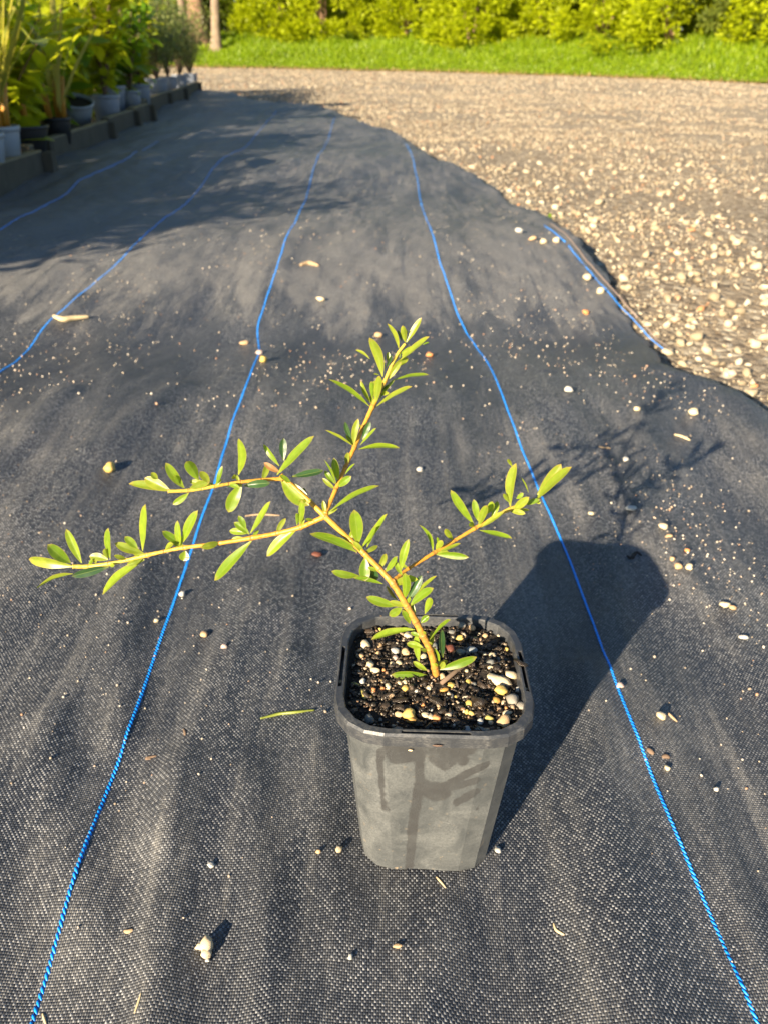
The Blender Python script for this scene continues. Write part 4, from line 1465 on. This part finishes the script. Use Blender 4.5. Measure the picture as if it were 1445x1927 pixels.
PB = .057
pots = [   # px x of the middle, px y of the foot, diameter, height, material, label
    (8, 312, .125, .105, 'palepot', 'pale grey pot standing at the front corner of the bed', None),
    (-22, 326, .12, .100, 'palepot', 'pale grey pot cut by the left edge of the photo', None),
    (50, 290, .165, .085, 'blackpot', 'wide black pot holding the strap leaved plant', None),
    (112, 270, .11, .085, 'blackpot', 'narrow black pot beside the tilted grey pot', None),
    (146, 238, .150, .10, 'palepot', 'grey pot tipped towards the mat with its soil showing', (R(16), R(12), 0)),
    (205, 230, .135, .115, 'greypot', 'grey pot right behind the tipped one', None),
    (216, 212, .15, .13, 'greypot', 'taller grey pot rising behind the front grey pots', None),
    (250, 211, .115, .105, 'greypot', 'small grey pot at the middle of the edging', None),
    (265, 200, .150, .12, 'greypot', 'broad grey pot behind the small middle one', None),
    (299, 183, .16, .12, 'greypot', 'grey pot before the fine leaved bushes', None),
    (319, 177, .15, .12, 'greypot', 'grey pot second before the far end of the edging', None),
    (341, 171, .13, .12, 'greypot', 'grey pot near the far end of the edging', None),
    (361, 163, .13, .11, 'greypot', 'last grey pot at the far end of the edging', None),
]
PP = []
for x, y, dia, h_, mk, lb, tl in pots:
    p = bedpos(x, y)
    if p.x > -1.15: p.x -= .0
    nursery_pot(dia / 2, h_, mk, lb, p + (Vector((0, 0, .012)) if tl else Vector()), tl or (0, 0, random.uniform(0, 3)))
    PP.append((p, h_))


def top(i): return PP[i][0] + Vector((0, 0, PP[i][1] * .88))


strap_plant(top(0), .42, 14, 'short strap leaved plant in the pale grey front pot', seed=1)
strap_plant(top(1), .50, 16, 'tall strap leaved plant at the left edge of the photo', seed=2)
strap_plant(top(2), .56, 20, 'tall yellowish strap leaved plant with orange stem bases in the wide black pot', seed=3)
strap_plant(top(3), .46, 11, 'slim strap leaved plant in the narrow black pot', seed=4)
leafy_shrub(top(4) + Vector((-.06, .05, 0)), .42, .16, 130, 'broad leaved shrub over the tipped grey pot', LIME, .075, seed=5)
leafy_shrub(top(5), .58, .20, 170, 'lime green broad leaved shrub catching the sun behind the tipped pot', LIME, .09, seed=6)
leafy_shrub(top(6), .58, .20, 190, 'bushy shrub in the taller grey pot', BROAD, .082, seed=7)
leafy_shrub(top(7), .48, .18, 120, 'low broad leaved shrub in the small middle pot', BROAD, .075, seed=8)
leafy_shrub(top(8), .60, .22, 190, 'lime shrub in the broad grey pot', LIME, .09, seed=9)
fine_shrub(top(9), .50, .24, 2600, 'fine leaved grey green bush, nearest of its kind', seed=10)
fine_shrub(top(10), .52, .24, 2600, 'fine leaved grey green bush in the second last pots', seed=11)
fine_shrub(top(11), .55, .26, 2600, 'fine leaved grey green bush near the far end of the bed', seed=12)
fine_shrub(top(12), .50, .25, 2600, 'fine leaved bush ending the row beside the grass', seed=13)
# second and third rows, seen only as foliage behind the first
NEAR = ['pale front corner pot', 'pot at the left edge', 'wide black pot', 'narrow black pot', 'tipped grey pot', 'grey pot right of the tipped one', 'taller grey pot', 'small middle pot', 'broad grey pot', 'first of the far grey pots', 'second of the far grey pots', 'next to last grey pot', 'last grey pot']
k = 0
_used = set()
for (x, y, kind, h_) in [(-1.22, .82, 'f', .46), (-1.30, 1.12, 'f', .5), (-1.55, .36, 'f', .52), (-1.62, .86, 'f', .52), (-1.95, -.2, 'f', .74), (-1.95, .42, 'f', .62), (-2.0, 1.05, 'l', .62), (-2.4, .2, 'f', .7), (-1.36, 2.55, 'l', .50), (-1.22, 2.72, 'l', .40), (-1.55, 2.45, 'l', .55), (-1.2, 2.15, 'l', .40), (-1.33, 3.0, 'l', .46), (-1.42, 3.35, 'l', .47), (-1.44, 3.7, 'l', .46), (-1.52, 4.15, 'l', .48), (-1.52, 4.55, 'l', .48), (-1.62, 5.2, 'l', .58), (-1.75, 5.9, 'l', .56), (-1.9, 6.9, 'l', .55), (-1.35, 1.45, 's', .42), (-1.6, 1.7, 's', .50), (-1.32, 1.75, 'f', .38), (-1.75, 2.3, 's', .5), (-1.42, 2.2, 's', .44), (-1.5, 2.7, 'f', .40), (-1.9, 3.0, 'l', .58), (-1.5, 3.1, 's', .44),
                         (-1.75, 3.5, 'l', .48), (-1.55, 3.8, 'l', .44), (-2.1, 4.0, 'f', .7), (-1.75, 4.3, 'l', .48), (-2.1, 4.9, 'l', .6), (-1.7, 4.9, 'f', .45), (-2.2, 5.6, 'f', .7), (-1.85, 5.6, 'l', .6), (-2.3, 6.4, 'f', .75), (-2.0, 6.5, 'f', .65), (-2.2, 7.4, 'f', .7), (-2.6, 7.6, 'f', .8)]:
    k += 1
    loc = Vector((x, y, .057))
    i = min(range(len(PP)), key=lambda q: abs(PP[q][0].y - y) + (0 if q not in (1,) else 9))
    row = 'close behind' if x - PP[i][0].x > -.38 else 'in the row behind' if x - PP[i][0].x > -.75 else 'far behind'
    where = row + ' the ' + NEAR[i]
    if y < 1.3:
        where = 'at the near end %s the board' % ('beside' if x > -1.4 else 'behind' if x > -1.8 else 'farther from')
    for extra in ('', ' nearer the mat' if x > -1.45 else ' toward the left', ' with taller leaves', ' lower down'):
        if (kind, where + extra) not in _used:
            where += extra
            break
    _used.add((kind, where))
    if kind == 's': strap_plant(loc, h_, 18, 'strap leaved plant ' + where, group='strap leaved plants massed behind the front pots', seed=30 + k)
    if kind == 'l': leafy_shrub(loc, h_ + .04 + (.16 if x < -2.05 and y > 1.5 else 0), .26, 200, ('lime' if k % 3 else 'green') + ' broad leaved shrub ' + where, LIME if k % 3 else BROAD, .098, group='broad leaved shrubs massed behind the front pots', seed=30 + k)
    if kind == 'f': fine_shrub(loc, h_ + .06 + (.16 if x < -2.05 and y > 1.5 else 0), .30, 4200 if y < 2 else 3000, ('grey green' if k % 3 else 'lime') + ' fine leaved bush ' + where, group='fine leaved bushes massed behind the front pots', seed=30 + k, mat='fineleaf' if k % 3 else 'lime', L=.036)

# ------------------------------------------------------------------ grass bank, bushes and trees behind
xs = np.concatenate([np.linspace(-40, -9, 18), np.linspace(-8.5, 9, 90), np.linspace(9.5, 40, 18)])
dd = np.concatenate([np.linspace(0, 5, 30), np.linspace(5.5, 30, 14)])
X, D = np.meshgrid(xs, dd)
wob = .25 * np.sin(1.9 * X) + .15 * np.sin(4.7 * X + 1) + .1 * np.sin(11 * X)
Y = grass_y(X) + D + wob * np.clip(1 - D, 0, 1)
V = np.c_[X.ravel(), Y.ravel(), (bank_z(X, grass_y(X) + D) + .004).ravel()]
nx, ny = len(xs), len(dd)
I = (np.arange(ny - 1)[:, None] * nx + np.arange(nx - 1)[None]).ravel()
M['turf'] = mat_plain('turf', (.10, .15, .008), .95, .1, .4, 5, .5, .03)
tag(link('grass_bank', mesh_np('grass_bank', V, np.c_[I, I + 1, I + nx + 1, I + nx]), M['turf']), kind='structure')

M['grass'] = mat_leaf('grass_blade', (.105, .175, .004), (.225, .285, .006), (.32, .48, .004), .35, .45, spec=.25)
n = 62000
x = rng.uniform(-9.5, 9.5, n)
d = np.abs(rng.beta(1, 1.25, n)) * 6.4
wobx = .25 * np.sin(1.9 * x) + .15 * np.sin(4.7 * x + 1) + .1 * np.sin(11 * x)
y = grass_y(x) + d + wobx * np.clip(1 - d, 0, 1)
P = np.c_[x, y, bank_z(x, grass_y(x) + d)]
D = rng.normal(0, .42, (n, 3)); D[:, 2] = 1; D /= np.linalg.norm(D, axis=1)[:, None]
N = np.cross(D, rng.normal(0, 1, (n, 3))); N /= np.linalg.norm(N, axis=1)[:, None]
clump = np.array([mnoise.noise((a * 1.3, b * 1.3, .5)) for a, b in zip(x, y)])
L = (.06 + .12 * np.clip(d / 3, 0, 1)) * (1 + .9 * clump) * rng.uniform(.5, 1.3, n)
tag(link('grass', cards('grass', P, D, N, np.clip(L, .04, .6), rng.uniform(.012, .03, n)), M['grass']), kind='stuff')
# dry brown fringe where grass meets gravel
n = 5000
x = rng.uniform(-6, 9, n); wobx = .25 * np.sin(1.9 * x) + .15 * np.sin(4.7 * x + 1) + .1 * np.sin(11 * x)
y = grass_y(x) + wobx + rng.normal(.05, .12, n)
P = np.c_[x, y, np.full(n, -.01)]
D = rng.normal(0, .8, (n, 3)); D[:, 2] = .6; D /= np.linalg.norm(D, axis=1)[:, None]
N = np.cross(D, rng.normal(0, 1, (n, 3))); N /= np.linalg.norm(N, axis=1)[:, None]
M['drygrass'] = mat_leaf('dry_grass', (.24, .15, .06), (.36, .25, .11), (.3, .2, .07), .2, .7, spec=.2)
tag(link('dry_grass_fringe', cards('dry_grass_fringe', P, D, N, rng.uniform(.04, .13, n), rng.uniform(.008, .018, n)), M['drygrass']), kind='stuff')

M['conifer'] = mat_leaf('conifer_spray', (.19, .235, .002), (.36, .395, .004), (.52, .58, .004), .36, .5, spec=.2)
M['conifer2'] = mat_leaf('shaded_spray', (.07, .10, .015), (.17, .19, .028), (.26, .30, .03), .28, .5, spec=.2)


def bush(cx, cy, rad, hgt, label, mat='conifer', n=7000, seed=0, kind='yellow_bush', L=.11, group='sunlit bushes behind the grass', skirt=0.0):
    r = np.random.default_rng(seed)
    z0 = float(bank_z(cx, cy))
    t = empty(kind, (cx, cy, z0 - .05), label=label, cat='bush', group=group)
    V, F = [], []
    for k in range(5):
        a = r.uniform(0, 6.28)
        C = catmull([(0, 0, 0), (.25 * rad * math.cos(a), .25 * rad * math.sin(a), hgt * .3), (.45 * rad * math.cos(a), .45 * rad * math.sin(a), hgt * .75)], 4)
        v, f = tube_data(C, np.linspace(.05, .015, len(C)), 7)
        b = len(V); V += v; F += [tuple(i + b for i in q) for q in f]
    link('trunk', mesh('trunk', V, F), M['trunk'], t)
    nc = 120
    zz = np.where(r.uniform(0, 1, nc) < .62, r.uniform(.10, 1.35, nc), r.uniform(.3, 1, nc) * hgt)
    an = r.uniform(0, 6.28, nc)
    lump = np.array([mnoise.noise((math.cos(a) * 1.6 + seed, math.sin(a) * 1.6, z * 1.1)) for a, z in zip(an, zz)])
    prof = np.sqrt(np.clip(1 - (zz / hgt) ** 2.2, .02, 1)) * (.72 + .28 * np.clip(zz / .5, 0, 1))
    q = r.uniform(.70, 1.05, nc) * (1 + .55 * lump) * prof
    C = np.c_[np.cos(an) * q * rad, np.sin(an) * q * rad, zz]
    u = np.c_[np.cos(an), np.sin(an), .5 * zz / hgt]
    u /= np.linalg.norm(u, axis=1)[:, None]
    cs = r.uniform(.13, .27, nc) * rad * (1 if rad < 2 else 1.3)
    idx = r.integers(0, nc, n)
    off = r.normal(0, 1, (n, 3)); off /= np.linalg.norm(off, axis=1)[:, None]
    P = C[idx] + off * (cs[idx] * r.uniform(.15, 1.0, n) ** .7)[:, None] * [1, 1, .75]
    D = off + u[idx] * .5 + r.normal(0, .35, (n, 3)); D[:, 2] += .35; D /= np.linalg.norm(D, axis=1)[:, None]
    N = np.cross(D, r.normal(0, 1, (n, 3))); N /= np.linalg.norm(N, axis=1)[:, None]
    tag(link('crown', cards('crown', P, D, N, L * r.uniform(.5, 1.4, n), L * .42 * r.uniform(.6, 1.4, n)), M[mat], t), kind='stuff')
    return t


def bx_at(px, d):
    """x and y on the bank behind pixel column px, d metres past the grass edge"""
    lo, hi = 8.0, 60.0
    for _ in range(40):
        m_ = (lo + hi) / 2
        x = (px - 722.5) / FPX * m_ * .872
        if m_ < grass_y(x) + d: lo = m_
        else: hi = m_
    return (px - 722.5) / FPX * lo * .872, lo


# x in the picture, distance past the grass edge, radius, height
BUSHES = [

    (508, 4.4, 1.30, 3.2, 'rounded yellow green bush beside the tree trunks'),
    (600, 4.2, 1.15, 3.0, 'yellow green bush left of the dark gap in the hedge line'),
    (752, 4.8, 1.25, 3.2, 'yellow green bush right of the dark gap'),
    (872, 3.4, 1.15, 2.8, 'bush bulging forward over the grass in the middle'),
    (1008, 5.4, 1.15, 3.0, 'bush behind the dark hollow with a bare stem'),
    (1110, 4.4, 1.20, 3.0, 'bush right of the hollow, above the leafy weed'),
    (1235, 4.2, 1.15, 3.0, 'yellow green bush second from the right edge'),
    (1345, 4.4, 1.10, 3.0, 'olive bush by the right edge with tall grass before it'),
    (1450, 4.2, 1.20, 3.1, 'yellow green bush cut by the right edge of the photo'),
    (330, 8.5, 1.5, 3.6, 'pale green bush behind the tree trunks'),
    (200, 6.0, 1.9, 3.6, 'bush far behind the potted plants'),
    (40, 5.6, 1.9, 3.6, 'bush far behind the strap leaved plants at the left edge')]
for i, (px, d, rad, hg, lb) in enumerate(BUSHES):
    x, y = bx_at(px, d)
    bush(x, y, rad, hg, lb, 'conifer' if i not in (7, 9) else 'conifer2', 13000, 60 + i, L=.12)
_nbs = set()
# a taller belt of trees closes the view behind the bushes
for i, px in enumerate(range(-150, 1700, 150)):
    x, y = bx_at(px, 10.0 + (i % 3))
    nb = min(BUSHES, key=lambda q: abs(q[0] - px))[4]
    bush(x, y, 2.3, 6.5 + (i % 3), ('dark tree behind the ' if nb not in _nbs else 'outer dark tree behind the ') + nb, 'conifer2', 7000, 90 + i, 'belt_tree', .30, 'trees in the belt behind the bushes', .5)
    _nbs.add(nb)


def trunk_tree(px, d, r0, mat, label, seed):
    x, y = bx_at(px, d)
    z0 = float(bank_z(x, y))
    rr = random.Random(seed)
    t = empty('tree', (x, y, z0 - .05), label=label, cat='tree')
    C = catmull([(0, 0, 0), (.04, .02, .8), (.10 * rr.uniform(-1, 1), .1, 2.2), (.25 * rr.uniform(-1, 1), .1, 4.5)], 8)
    rad = [r0 * (1 + .9 * math.exp(-c.z / .28)) * (1 - .1 * c.z) for c in C]
    v, f = tube_data(C, rad, 18)
    for q in v:
        k = 1 + .12 * mnoise.noise((q.x * 6, q.y * 6, q.z * 1.2)) + .05 * mnoise.noise((q.x * 20, q.y * 20, q.z * 3))
        c = Vector((0, 0, q.z)); q.x *= k; q.y *= k
    link('trunk', mesh('trunk', v, f), M[mat], t)
    r = np.random.default_rng(seed)
    n = 4000
    P = r.normal(0, 1, (n, 3)) * [1.3, 1.3, .7] + [0, 0, 4.6]
    D = r.normal(0, 1, (n, 3)); D /= np.linalg.norm(D, axis=1)[:, None]
    N = np.cross(D, r.normal(0, 1, (n, 3))); N /= np.linalg.norm(N, axis=1)[:, None]
    tag(link('crown', cards('crown', P, D, N, r.uniform(.08, .2, n), r.uniform(.03, .07, n)), M['conifer2'], t), kind='stuff')


trunk_tree(362, 3.0, .25, 'trunk', 'tree with a broad reddish brown trunk, left of two', 1)
trunk_tree(396, 2.4, .12, 'paletrunk', 'tree with a pale peeling trunk, right of two', 2)
trunk_tree(336, 2.9, .10, 'paletrunk', 'thin pale trunked tree beside the reddish trunk', 3)


def weed(px, py, z, size, n, label, y=None, name='leafy_weed'):
    p = gpx(px, py, z) if y is None else at_y(px, py, y)
    r = random.Random(px)
    t = empty(name, p, label=label, cat='weed')
    for k in range(n):
        o = link('leaf', BROAD[r.randrange(3)] if y is None else LIME[r.randrange(3)], None, t)
        a = r.uniform(0, 6.28)
        L = size * r.uniform(.6, 1.1)
        o.scale = (L, L, L)
        o.rotation_euler = (r.uniform(-.4, .4), -r.uniform(.1, 1.1), a)
        o.location = (.2 * size * math.cos(a), .2 * size * math.sin(a), size * r.uniform(0, .5))


weed(1031, 417, -.005, .022, 9, 'tiny green weed sprouting at the end of the blue hem', name='tiny_weed')
yx = bx_at(1125, 1.6)
p_ = Vector((yx[0], yx[1], float(bank_z(*yx))))
t = empty('leafy_weed', p_, label='lush bright green weed clump standing in the grass', cat='weed')
r_ = random.Random(5)
for k in range(60):
    o = link('leaf', LIME[r_.randrange(3)], None, t)
    a = r_.uniform(0, 6.28); L = r_.uniform(.16, .34); q = r_.uniform(0, .45)
    o.scale = (L, L, L); o.rotation_euler = (r_.uniform(-.4, .4), -r_.uniform(-.1, 1.0), a); o.location = (q * math.cos(a) * 1.4, q * math.sin(a), r_.uniform(.1, .5))
